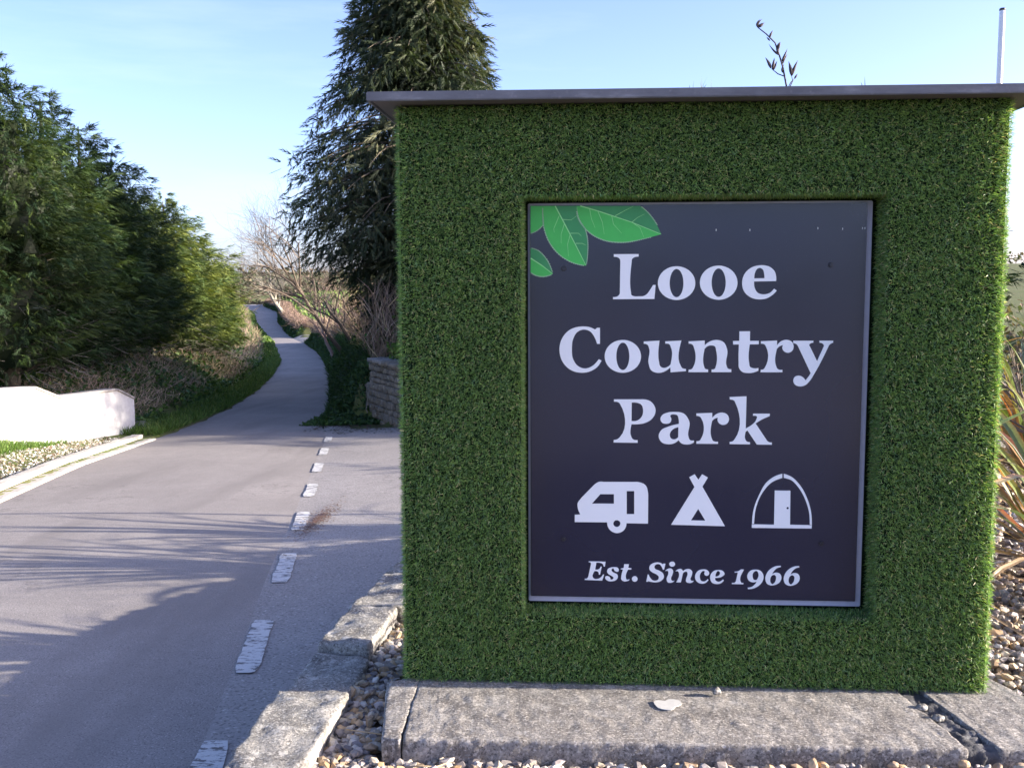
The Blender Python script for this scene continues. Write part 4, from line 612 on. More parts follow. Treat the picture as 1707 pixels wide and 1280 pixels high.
for k, L_ in enumerate(LEAVES):
    polys = [clipv(l) for l in L_]; nb = 2 if k in (0, 1) else (1 if k == 2 else 2)
    root = None
    for j in range(nb):
        pts = path_pts(polys[j]); mt = M['leafdark'] if j == 0 and k != 2 else M['leaflight']
        flat_shape('leaf_print', [[tuple(p) for p in pts]], mt, board, .0003, YB-.0004*(k == 0))
    if k < 2 or k == 3:
        for lp in polys[nb:]: flat_shape('leaf_vein', [stroke(lp, .0022 if lp is polys[nb] else .0011)], M['vein'], board, .0002, YB-.0011-.0004*(k == 0))
    # pale toothed rim
    rim = []
    for j in range(nb):
        pts = path_pts(polys[j]); 
        for i in range(len(pts)-1):
            a, b = np.array(pts[i]), np.array(pts[i+1]); m_ = (a+b)/2
            if np.linalg.norm(b-a) < .03 and m_[1] < 1.76 and m_[0] > .479: rim.append((a, b))
    Vr, Fr = [], []; inner = [np.array(p[:2]) for p in (L_[nb] if len(L_) > nb else [])]
    midp = path_pts([q+[0] if len(q) == 2 else q for q in [list(x) for x in L_[nb]]])[:-1] if len(L_) > nb else []
    cen = np.mean([p for lp in polys[:nb] for p in [np.array(x[:2]) for x in lp]], axis=0)
    for a, b in rim:
        if len(inner) and min(np.linalg.norm((a+b)/2-(inner[i]*(1-t)+inner[i+1]*t)) for i in range(len(inner)-1) for t in np.linspace(0, 1, 12)) < .004+.02*(k == 0): continue
        d_ = nrm((a+b)/2-cen); Ln = np.linalg.norm(b-a); m = max(1, int(Ln/.005))
        for i in range(m):
            p0 = a+(b-a)*i/m; p1 = a+(b-a)*(i+1)/m; tip = p1+d_*.0042
            i0 = len(Vr); Vr += [(p0[0]-d_[0]*.0008, YB-.0016, p0[1]-d_[1]*.0008), (p1[0]-d_[0]*.0008, YB-.0016, p1[1]-d_[1]*.0008), (tip[0], YB-.0016, tip[1]), (p0[0]+d_[0]*.0009, YB-.0016, p0[1]+d_[1]*.0009)]; Fr.append((i0, i0+1, i0+2, i0+3))
    if Vr: tag(obj('leaf_rim', mesh_np('leaf_rim', np.array(Vr), [np.array(Fr)], [M['leafedge']]), board), kind='stuff')
for (u, v) in BOLTS:
    bm = bmesh.new()
    for r_, d0, d1, sg in ((.0095, 0, .0035, 16), (.0062, .0035, .0085, 6)):
        bmesh.ops.create_cone(bm, cap_ends=True, segments=sg, radius1=r_, radius2=r_*.9, depth=d1-d0, matrix=Matrix.Translation((u, YB-.0002-(d0+d1)/2, v)) @ Matrix.Rotation(math.pi/2, 4, 'X'))
    me = bpy.data.meshes.new('bolt'); bm.to_mesh(me); bm.free(); me.materials.append(M['bolt']); obj('bolt', me, board)
Vc = []; Fc = []
for u, v in CHIPS:
    i0 = len(Vc); Vc += [(u-.001, YB-.0006, v-.004), (u+.001, YB-.0006, v-.0035), (u+.0008, YB-.0006, v+.0035), (u-.0012, YB-.0006, v+.004)]; Fc.append((i0, i0+1, i0+2, i0+3))
tag(obj('paint_chips', mesh_np('paint_chips', np.array(Vc), [np.array(Fc)], [M['white_letter']]), board), kind='stuff')

# ---------------------------------------------------------------- left verge: kerb, white wall
kerbs = link_thing('roadside_kerb', 'pale concrete kerb along the lane below the white wall', 'kerb', (0, 0, 0))
y = 5.0
while y < 17.2:
    L = .9; ya, yb = y+.006, y+L-.006
    wi = lambda Y: np.interp(Y, [5, 12, 17.6], [.30, .27, .22])
    for (o0, o1, z0, z1, nm) in ((.13, .31, -.12, .095, 'kerb_stone'), (-.10, .125, -.12, .03, 'channel_slab')):
        fp = [(xl(ya)-o1, ya, 0), (xl(ya)-o0, ya, 0), (xl(yb)-o0, yb, 0), (xl(yb)-o1, yb, 0)]
        V, F, _ = quad_block(fp, 0, z1-z0, (5, 10, 3), .014, .006, 8, y); V[:, 2] += zr(V[:, 1])+z0
        obj(nm, mesh_np(nm, V, F, [M['kerb']], smooth=True), kerbs)
    y += L
gw = link_thing('garden_wall', 'low white rendered garden wall with stepped grey coping beside the dark conifers', 'wall')
# outline in (distance along, height) from photo: stepped top
wA = np.array([-7.39, 14.54]); wd_ = nrm(np.array([-6.93-(-7.39), 18.6-14.54])); wn_ = np.array([wd_[1], -wd_[0]])
def wpt(s, off, z): p = wA+wd_*s+wn_*off; return (p[0], p[1], z)
prof = [(-6.0, .03), (-2.0, -.01), (.1, -.08), (.95, -.14), (1.6, -.36), (2.4, -.40), (3.45, -.44), (4.07, -.66)]
Vw = []; Fw = []; th_ = .22
ns = 60; S_ = np.linspace(-6, 4.07, ns)
S_ = np.sort(np.unique(np.concatenate([S_, [p[0] for p in prof]])))
top = np.interp(S_, [p[0] for p in prof], [p[1] for p in prof]); rws = []
for s, tz in zip(S_, top):
    p = wA+wd_*s; b = float(G(p[0], p[1]))-.3
    ring = [wpt(s, 0.0, b), wpt(s, 0, b+(tz-b)*.35), wpt(s, 0, b+(tz-b)*.7), wpt(s, 0, tz), wpt(s, -th_, tz), wpt(s, -th_, b)]
    rws.append(np.array(ring))
n_, m_ = len(rws), 6; V = np.concatenate(rws); a = np.array([i*m_+j for i in range(n_-1) for j in range(m_-1)])
F = [np.stack([a, a+m_, a+m_+1, a+1], 1), np.array([[0, 1, 2, 3, 4, 5], [(n_-1)*m_+k for k in (5, 4, 3, 2, 1, 0)]])]
V[:, 0] += fnoise(V, 1.5, 3)*.012
obj('rendered_wall', mesh_np('rendered_wall', V, F, [M['render']]), gw)
for i in range(len(prof)-1):
    s0, z0 = prof[i]; s1, z1 = prof[i+1]; nseg = max(1, int(round((s1-s0)/1.0)))
    for k in range(nseg):
        a_, b_ = s0+(s1-s0)*k/nseg+.003, s0+(s1-s0)*(k+1)/nseg-.003; za, zb_ = z0+(z1-z0)*k/nseg, z0+(z1-z0)*(k+1)/nseg
        pts = [wpt(a_, .025, 0), wpt(b_, .025, 0), wpt(b_, -th_-.02, 0), wpt(a_, -th_-.02, 0)]
        V, F, _ = quad_block([p[:2] for p in pts], 0, .045, (8, 3, 2), .008, .002, 9, s0+k)
        tt = ((V[:, :2]-np.array(pts[0][:2]))@wd_)/max(b_-a_, 1e-3); V[:, 2] += za+(zb_-za)*tt+.001
        obj('coping_slab', mesh_np('coping_slab', V, F, [M['capstone']], smooth=True), gw)
# loose rubble at the wall end
for k, (x, y_, s_) in enumerate([(-6.78, 18.75, .12), (-6.95, 19.0, .15), (-6.72, 19.15, .09), (-7.1, 19.3, .16), (-6.9, 18.85, .08)]):
    o = rock('stone', gpt(x, y_, s_*.2), (s_, s_*.8, s_*.55), M['slate'], 20+k)
    tag(o, ['stone at the foot of the white wall end, nearest the kerb', 'larger stone behind the white wall end', 'small stone by the grass beyond the white wall end', 'largest stone at the back of the little heap past the white wall', 'smallest stone touching the end face of the white wall'][k], 'stone', 'stones heaped at the end of the white wall')

# ---------------------------------------------------------------- stone gate wall across the drive mouth
gwall = link_thing('stone_gate_wall', 'old rubble stone wall end with lichen at the far side of the drive mouth', 'wall')
cl = np.array([(-2.93, 20.75), (-2.15, 19.05), (-1.2, 18.25), (.3, 17.75), (3, 17.5), (8, 17.8), (15, 18.6)]); sg = np.concatenate([[0], np.cumsum(np.linalg.norm(np.diff(cl, axis=0), axis=1))])
def cl_at(s): return np.array([np.interp(s, sg, cl[:, 0]), np.interp(s, sg, cl[:, 1])])
def cl_n(s): t = nrm(cl_at(s+.1)-cl_at(max(0, s-.1))); return np.array([-t[1], t[0]])     # to the back
bodyr = []
for s in np.concatenate([np.linspace(0.0, 4, 16), np.linspace(5, sg[-1], 14)]):
    p = cl_at(s); n2 = cl_n(s); zb = float(zr(p[1]))-.4; zt = -.17+.02*math.sin(s*2)
    bodyr.append(np.array([(*(p+n2*.08), zb), (*(p+n2*.10), zt), (*(p+n2*.50), zt), (*(p+n2*.52), zb)]))
obj('wall_core', grid_mesh('wall_core', bodyr, M['slate'], False), gwall)
def stone_block(s0, s1, z0, z1, seed, off=0.0, back=.2, div=(4, 2, 4)):
    a_, b_ = cl_at(s0), cl_at(s1); na, nb_ = cl_n(s0), cl_n(s1)
    fp = [tuple(a_+na*off), tuple(b_+nb_*off), tuple(b_+nb_*back), tuple(a_+na*back)]
    V, F, _ = quad_block(fp, z0, z1, div, .022, .03, 6, seed); obj('wall_stone', mesh_np('wall_stone', V, F, [M['slate']], smooth=True), gwall)
cnt = 0; z = -1.75
while z < -.2:
    h = random.uniform(.09, .17); s = -.02
    while s < 4.2:
        w2 = random.uniform(.10, .30)*(1 if s < 2.2 else 1.6); stone_block(s+.008, s+w2-.008, z+.006, min(z+h-.004, -.17), cnt*1.3, random.uniform(-.01, .045)); s += w2; cnt += 1
    z += h
for i in range(9):       # end face stones
    z0 = -1.7+i*.17; p = cl_at(0); n2 = cl_n(0); t2 = nrm(cl_at(.1)-cl_at(0)); fp = [tuple(p+n2*.02-t2*.05), tuple(p+n2*.02+t2*.12), tuple(p+n2*.50+t2*.12), tuple(p+n2*.5-t2*.05)]
    V, F, _ = quad_block(fp, z0, z0+.162, (2, 5, 3), .02, .03, 6, i*2.2); obj('wall_stone', mesh_np('wall_stone', V, F, [M['slate']], smooth=True), gwall)
s = -.06
while s < 6:
    w2 = random.uniform(.35, .6); a_, b_ = cl_at(max(s, -.0)), cl_at(s+w2-.012); na, nb_ = cl_n(max(s, 0)), cl_n(s+w2)
    fp = [tuple(a_-na*.03), tuple(b_-nb_*.03), tuple(b_+nb_*.55), tuple(a_+na*.55)]
    V, F, _ = quad_block(fp, -.165, -.085+random.uniform(-.01, .02), (5, 6, 2), .02, .02, 5, s*3); obj('cap_stone', mesh_np('cap_stone', V, F, [M['coping'] if s < .4 else M['slate']], smooth=True), gwall); s += w2
V, F, _ = quad_block([(-3.42, 21.75), (-3.05, 20.95), (-2.88, 21.1), (-3.2, 21.95)], -1.7, -.62, (5, 3, 10), .05, .05, 3, 8)
V[:, 0] += (V[:, 2]+1.5)*.16
tag(obj('standing_stone', mesh_np('standing_stone', V, F, [M['slate']], smooth=True)), 'grey standing slab leaning against the end of the stone gate wall', 'stone')

# ---------------------------------------------------------------- flagpole
V, F, _ = smoothtube([(4.43, 9.5, -.15), (4.435, 9.5, 1.5), (4.44, 9.5, 3.86), (4.44, 9.5, 3.895), (4.44, 9.5, 3.90)], [.027, .027, .026, .024, .012], 16)
fp_ = link_thing('flagpole', 'plain white pole rising behind the right end of the sign cap', 'pole', (4.43, 9.5, -.12))
V = V-np.array([4.43, 9.5, -.12]); obj('shaft', mesh_np('shaft', V, F, [M['pole']], smooth=True), fp_)
V, F, _ = smoothtube([(.01, 0, 4.015), (.01, 0, 4.03), (.01, 0, 4.036)], [.0275, .0275, .02], 16); obj('end_cap', mesh_np('end_cap', V, F, [M['bolt']], smooth=True), fp_)

# ---------------------------------------------------------------- New Zealand flax clumps
def strap(L, w, lean, az, droop, twist=0.0, n=9):
    t = np.linspace(0, 1, n); r = L*(np.sin(lean)*t+droop*t**2.4*.5); z = L*(np.cos(lean)*t-droop*t**2.6*.75)
    c = np.stack([r*np.cos(az), r*np.sin(az), z], 1); T = nrm(np.gradient(c, axis=0)); side = nrm(np.cross(T, [0, 0, 1.0])); nn = np.cross(side, T)
    ww = w*np.interp(t, [0, .15, .6, .9, 1], [.6, .9, 1, .45, .03])[:, None]; fold = .28
    ct, st_ = np.cos(twist*t)[:, None], np.sin(twist*t)[:, None]; s2 = side*ct+nn*st_; n2 = nn*ct-side*st_
    V = np.stack([c-s2*ww+n2*ww*fold, c, c+s2*ww+n2*ww*fold], 1).reshape(-1, 3)
    F = np.array([[i*3+j, i*3+j+1, (i+1)*3+j+1, (i+1)*3+j] for i in range(n-1) for j in range(2)])
    return V, F
LEAFCOL = [(.17, .21, .05), (.24, .25, .07), (.10, .15, .045), (.30, .16, .07), (.33, .27, .13), (.14, .19, .10)]
def flax(loc, n, label, H=1.5, dry=8, pickable=True):
    o = link_thing('flax_plant', label, 'plant', loc, 'flax plants on the gravel bed')
    for k in range(n):
        V, F = strap(random.uniform(.6, 1.0)*H, random.uniform(.018, .032), random.uniform(.08, .75), random.uniform(0, 6.28), random.uniform(.15, .75), random.uniform(-.8, .8))
        c = np.array(random.choice(LEAFCOL))*random.uniform(.8, 1.2); cc = np.tile(c, (len(V), 1)); cc[0::3] *= 1.25; cc[2::3] *= [1.5, .9, .9]
        obj('leaf', mesh_np('leaf', V, [F], [M['flax']], col=cc), o)
    for k in range(dry):
        V, F = strap(random.uniform(.5, .85)*H, random.uniform(.010, .018), random.uniform(1.0, 1.35), random.uniform(0, 6.28), random.uniform(.35, .8), random.uniform(-1.5, 1.5))
        V[:, 2] = np.maximum(V[:, 2]+.12, -.02+.03*random.random())
        obj('dead_leaf', mesh_np('dead_leaf', V, [F], [M['flax']], col=np.tile(np.array((.36, .25, .15))*random.uniform(.7, 1.4), (len(V), 1))), o)
    return o
flax((2.78, 4.95, -.09), 46, 'spiky green and bronze flax clump just past the right edge of the sign', 1.75, 30)
# the same plant seen half hidden: build further clumps behind the sign, copying the first
def copy_thing(src, loc, rz, label, scale=1.0):
    r = src.copy(); COL.objects.link(r); r.location = loc; r.rotation_euler = (0, 0, rz); r.scale = (scale,)*3; r['label'] = label
    for ch in src.children:
        c = ch.copy(); COL.objects.link(c); c.parent = r
    return r
src = [o for o in COL.objects if o.name.startswith('flax_plant')][0]
for loc, rz, lab, sc_ in [((1.45, 5.25, -.09), 1.0, 'flax clump directly behind the sign, its flower stalk showing over the cap', 1.0), ((3.9, 7.6, -.09), 2.3, 'flax clump further back on the right of the gravel bed', 1.15), ((1.9, 7.3, -.09), 4.0, 'flax clump hidden behind the middle of the sign', 1.1), ((5.6, 8.8, -.1), 5.1, 'flax clump at the far right of the gravel bed', 1.25), ((3.2, 8.6, -.1), .4, 'flax clump at the back rim of the gravel bed', 1.2)]:
    copy_thing(src, loc, rz, lab, sc_)
# dry flower stalk over the cap
stalk = link_thing('flower_stalk', 'dry dark flax flower stalk standing up above the sign cap', 'plant stalk', (1.40, 5.2, -.09))
def lp(P): return np.array(P)-np.array([1.40, 5.2, -.09])
main = lp([(1.40, 5.2, -.09), (1.40, 5.2, 1.2), (1.39, 5.2, 2.1), (1.371, 5.2, 2.453), (1.351, 5.2, 2.543), (1.335, 5.2, 2.593), (1.31, 5.2, 2.66), (1.265, 5.2, 2.703), (1.222, 5.2, 2.735)])
V, F, _ = smoothtube(main, [.012, .010, .007, .0045, .004, .0038, .0034, .003, .0025], 8); obj('stem', mesh_np('stem', V, F, [M['darktwig']], smooth=True), stalk)
def pod(p0, d, L, w, bend=(0, 0, 0)):
    t = np.linspace(0, 1, 7)[:, None]; c = np.array(p0)+np.array(d)*L*t+np.array(bend)*t*t; V, F, _ = smoothtube(c, w*np.array([.3, .8, 1, .9, .7, .4, .08]), 6); obj('seed_pod', mesh_np('seed_pod', V, F, [M['darktwig']], smooth=True), stalk)
def twig(P, r): V, F, _ = smoothtube(lp(P), [r]*(len(P)-1)+[r*.6], 6); obj('side_stem', mesh_np('side_stem', V, F, [M['darktwig']], smooth=True), stalk)
twig([(1.362, 5.2, 2.497), (1.33, 5.21, 2.512), (1.295, 5.2, 2.535)], .0026)
twig([(1.386, 5.2, 2.44), (1.40, 5.19, 2.475), (1.395, 5.2, 2.50)], .0024); twig([(1.38, 5.21, 2.44), (1.395, 5.21, 2.47), (1.415, 5.21, 2.49)], .0022)
for p, d, L, w, bd in [((1.292, 5.2, 2.537), (-.3, 0, .95), .055, .0075, (-.012, 0, 0)), ((1.30, 5.2, 2.532), (.15, 0, 1), .055, .008, (.0, 0, 0)), ((1.305, 5.2, 2.528), (.35, .1, .9), .05, .006, (0, 0, .0)),
                       ((1.396, 5.2, 2.50), (-.12, 0, 1), .07, .009, (-.008, 0, 0)), ((1.397, 5.2, 2.50), (.22, 0, 1), .075, .008, (.012, 0, 0)), ((1.413, 5.21, 2.488), (.5, 0, .8), .03, .005, (0, 0, 0)),
                       ((1.352, 5.2, 2.515), (-.35, 0, .9), .045, .006, (.02, 0, .0)), ((1.345, 5.2, 2.57), (.45, 0, .85), .06, .006, (0, 0, .01)), ((1.348, 5.2, 2.555), (.3, .05, 1), .05, .005, (.01, 0, 0)),
                       ((1.335, 5.2, 2.60), (-.8, 0, .35), .07, .005, (0, 0, .03)), ((1.333, 5.2, 2.60), (-.5, 0, .8), .055, .006, (.01, 0, .01)), ((1.325, 5.2, 2.61), (-.1, .1, 1), .05, .007, (.015, 0, 0)), ((1.322, 5.2, 2.625), (.4, 0, .85), .045, .007, (-.004, 0, 0)), ((1.32, 5.2, 2.64), (.5, 0, .8), .03, .005, (0, 0, 0)),
                       ((1.283, 5.2, 2.685), (.2, 0, 1), .035, .006, (.008, 0, 0)), ((1.285, 5.2, 2.67), (-.6, 0, .6), .03, .004, (0, 0, .0)),
                       ((1.222, 5.2, 2.735), (-.5, 0, .85), .045, .005, (.035, 0, .0)), ((1.222, 5.2, 2.735), (-.2, 0, 1), .04, .005, (.03, 0, .0)), ((1.225, 5.2, 2.735), (.4, 0, .9), .035, .005, (.02, 0, -.01)), ((1.228, 5.2, 2.735), (.8, 0, .5), .03, .006, (.0, 0, .0))]:
    pod(lp([p])[0], d, L, w, bd)

# ---------------------------------------------------------------- trees
def spray_template(side, droop=.12):
    V = []; F = []
    def tri(x0, y0, x1, y1, w, z0=0, z1=0):
        i = len(V); a = np.array([x0, y0]); b = np.array([x1, y1]); t = (b-a)/np.linalg.norm(b-a); n_ = np.array([-t[1], t[0]])*w; m = a+(b-a)*.25
        V.extend([(m[0]+n_[0], m[1]+n_[1], z0), (m[0]-n_[0], m[1]-n_[1], z0), (x1, y1, z1)]); F.append((i, i+1, i+2))
    tri(-.2, 0, 1.05, 0, .075, 0, -droop)
    for x, s in side:
        tri(x-.1, -s*.05, x+.34*(1.2-x*.5), s*.28*(1.2-x*.6), .062, -droop*x, -droop*(x+.3)-.03)
    return np.array(V), [np.array(F)]
SPV, SPF = spray_template(((.12, 1), (.22, -1), (.42, 1), (.52, -1), (.7, 1)), .22)
SPV4, SPF4 = spray_template(((.1, 1), (.22, -1), (.45, 1), (.6, -1)), .22); SPV4 = SPV4*np.array([1.55, .72, 1.2])
def plume_tree(h, envelope, n_pl, per, spray, rise, pal_, core=700, tiltdown=0.0, z0=.3, lumps=.15, seed=0):
    """crown built from feathery plumes reaching to an uneven envelope"""
    rng = np.random.default_rng(seed); n = n_pl
    z = z0+(h-z0)*(1-np.sqrt(rng.uniform(0, 1, n)))**.85 if tiltdown == 0 else z0+(h-z0)*rng.uniform(0, 1, n)**1.15
    az = rng.uniform(0, 2*np.pi, n); R = envelope(z, az)*(1+lumps*np.sin(az*3+z*1.7+seed)+lumps*rng.normal(size=n)*.8)
    R = np.maximum(R, .12); out = np.stack([np.cos(az), np.sin(az), np.zeros(n)], 1)
    tip = out*R[:, None]; tip[:, 2] = z+R*rise+rng.normal(size=n)*.1
    Lp = np.minimum(R*.8, rng.uniform(.55, 1.35, n)); d = nrm(out+np.array([0, 0, 1.])*(rise+.12+rng.normal(size=n)*.2)[:, None]+rng.normal(size=(n, 3))*.18)
    base = tip-d*Lp[:, None]
    t = rng.uniform(.1, 1, (n, per))**.7; pos = base[:, None]+d[:, None]*(Lp[:, None]*t)[..., None]; wid = (.21*Lp[:, None]*(1.08-t))[..., None]
    pos = pos+rng.normal(size=(n, per, 3))*wid*np.array([.8, .8, .5])
    sd = nrm(d[:, None]*np.array([1, 1, .55])+rng.normal(size=(n, per, 3))*.25+np.array([0, 0, -.20-tiltdown])[None, None])
    sz = rng.uniform(.7, 1.3, (n, per))*spray
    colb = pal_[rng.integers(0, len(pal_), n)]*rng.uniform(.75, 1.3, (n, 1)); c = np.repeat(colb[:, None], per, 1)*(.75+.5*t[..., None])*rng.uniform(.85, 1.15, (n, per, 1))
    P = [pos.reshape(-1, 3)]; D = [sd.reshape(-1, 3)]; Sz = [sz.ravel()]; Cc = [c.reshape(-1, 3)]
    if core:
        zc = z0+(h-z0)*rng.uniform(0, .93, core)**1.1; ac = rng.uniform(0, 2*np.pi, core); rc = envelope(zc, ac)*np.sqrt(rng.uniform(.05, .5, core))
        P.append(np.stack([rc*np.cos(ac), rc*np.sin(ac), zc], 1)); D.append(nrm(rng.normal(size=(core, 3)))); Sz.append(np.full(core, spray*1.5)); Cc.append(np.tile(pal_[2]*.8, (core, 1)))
    P = np.concatenate(P); up = nrm(np.array([0, 0, 1.])+rng.normal(size=P.shape)*.5)
    crown = scatter(SPV4, SPF4, P, np.concatenate(D), up, np.concatenate(Sz), np.concatenate(Cc))
    limbs = (base, tip-d*Lp[:, None]*.25)
    return crown, limbs, base
def add_limbs(base, frac, r0, seed=0, n=None, rise=.4):
    rng = np.random.default_rng(seed); idx = rng.choice(len(base), min(n or len(base), len(base)), replace=False); B = base[idx]
    rad = np.hypot(B[:, 0], B[:, 1]); A = B*np.array([0, 0, 1])-np.array([0, 0, 1.])*(rad*rise)[:, None]; A[:, 2] = np.maximum(A[:, 2], .05)
    mid = (A+B)/2+np.array([0, 0, 1.])*(rad*.05)[:, None]; m = len(B)
    return merge([tubes(A, mid, np.full(m, r0), np.full(m, r0*.7)), tubes(mid, B, np.full(m, r0*.7), np.full(m, r0*.3))])[:2]
CYP = np.array([(.070, .098, .024), (.055, .084, .026), (.038, .062, .023), (.10, .125, .030), (.085, .105, .025), (.045, .074, .026)])
def cypress(x, y, top, rad, label, seed, n_pl=430, per=15, spray=.22, gain=1.0, group='cypress trees behind the white wall'):
    zb = float(G(x, y))-.05; h = top-zb; o = link_thing('conifer_tree', label, 'tree', (x, y, zb), group)
    env = lambda z, az: rad*np.clip(np.interp(z/h, [0, .08, .2, .45, .7, .88, 1.0], [.75, .95, 1.0, .92, .66, .34, .06]), .04, 2)*(1+.08*np.sin(az*2+seed))
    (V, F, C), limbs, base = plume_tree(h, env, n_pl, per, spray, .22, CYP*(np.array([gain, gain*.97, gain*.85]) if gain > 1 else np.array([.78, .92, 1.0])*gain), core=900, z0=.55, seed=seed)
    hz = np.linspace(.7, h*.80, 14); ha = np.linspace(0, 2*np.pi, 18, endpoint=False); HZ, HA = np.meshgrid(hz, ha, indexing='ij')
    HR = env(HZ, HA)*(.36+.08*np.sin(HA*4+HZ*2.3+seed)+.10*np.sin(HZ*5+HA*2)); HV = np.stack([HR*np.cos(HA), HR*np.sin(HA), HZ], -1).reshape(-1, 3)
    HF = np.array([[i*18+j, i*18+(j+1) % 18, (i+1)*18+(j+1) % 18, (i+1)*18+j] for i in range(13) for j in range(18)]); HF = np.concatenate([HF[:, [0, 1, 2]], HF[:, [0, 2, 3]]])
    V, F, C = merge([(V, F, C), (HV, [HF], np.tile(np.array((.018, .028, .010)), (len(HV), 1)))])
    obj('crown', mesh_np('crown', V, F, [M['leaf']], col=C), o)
    Vt, Ft, _ = smoothtube([(0, 0, -.3), (.02, .02, h*.3), (-.03, .03, h*.65), (0, 0, h*.96)], [.16, .12, .07, .012], 9); obj('trunk', mesh_np('trunk', Vt, Ft, [M['bark']], smooth=True), o)
    low = base[base[:, 2] < h*.45]; Vl, Fl = add_limbs(low, 1, .022, seed, 70); obj('limbs', mesh_np('limbs', Vl, Fl, [M['bark']]), o)
    # bare dead twigs low down
    k = 220; rng = np.random.default_rng(seed+5); az = rng.uniform(0, 6.28, k); r = rad*rng.uniform(.2, .75, k); A = np.stack([r*np.cos(az), r*np.sin(az), rng.uniform(.1, h*.3, k)], 1)
    B = A+np.stack([np.cos(az), np.sin(az), rng.uniform(-.5, .4, k)], 1)*rng.uniform(.2, .6, (k, 1)); Vd, Fd, _ = tubes(A, B, np.full(k, .009), np.full(k, .004), 3)
    tag(obj('dead_twigs', mesh_np('dead_twigs', Vd, Fd, [M['palebark']]), o), kind='stuff'); return o
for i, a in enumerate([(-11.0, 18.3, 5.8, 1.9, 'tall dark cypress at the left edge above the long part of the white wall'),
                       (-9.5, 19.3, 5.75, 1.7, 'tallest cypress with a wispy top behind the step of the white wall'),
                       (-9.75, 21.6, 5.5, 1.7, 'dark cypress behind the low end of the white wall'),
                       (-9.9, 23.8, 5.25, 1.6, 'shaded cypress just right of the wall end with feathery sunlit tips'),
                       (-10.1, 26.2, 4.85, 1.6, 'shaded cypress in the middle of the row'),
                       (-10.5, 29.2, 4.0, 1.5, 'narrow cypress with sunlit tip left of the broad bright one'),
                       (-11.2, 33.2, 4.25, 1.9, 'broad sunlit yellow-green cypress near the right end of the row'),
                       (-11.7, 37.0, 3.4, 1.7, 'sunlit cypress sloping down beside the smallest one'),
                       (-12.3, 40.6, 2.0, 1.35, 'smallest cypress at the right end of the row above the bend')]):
    near = i < 5; cypress(a[0], a[1], a[2], a[3], a[4], 3+i*7, n_pl=760 if near else 560, per=20 if near else 18, spray=.15 if near else .20, gain=.82 if near else 1.4)  # palette lifted for the sunlit trees and darkened for the shaded ones
for i, a in enumerate([(-12.9, 21.5, 5.0, 2.3, 'rear cypress half hidden behind the left pair'), (-13.2, 27.5, 4.2, 2.3, 'rear cypress half hidden behind the middle of the row')]):
    cypress(*a, 90+i*5, n_pl=260, per=12, spray=.30)
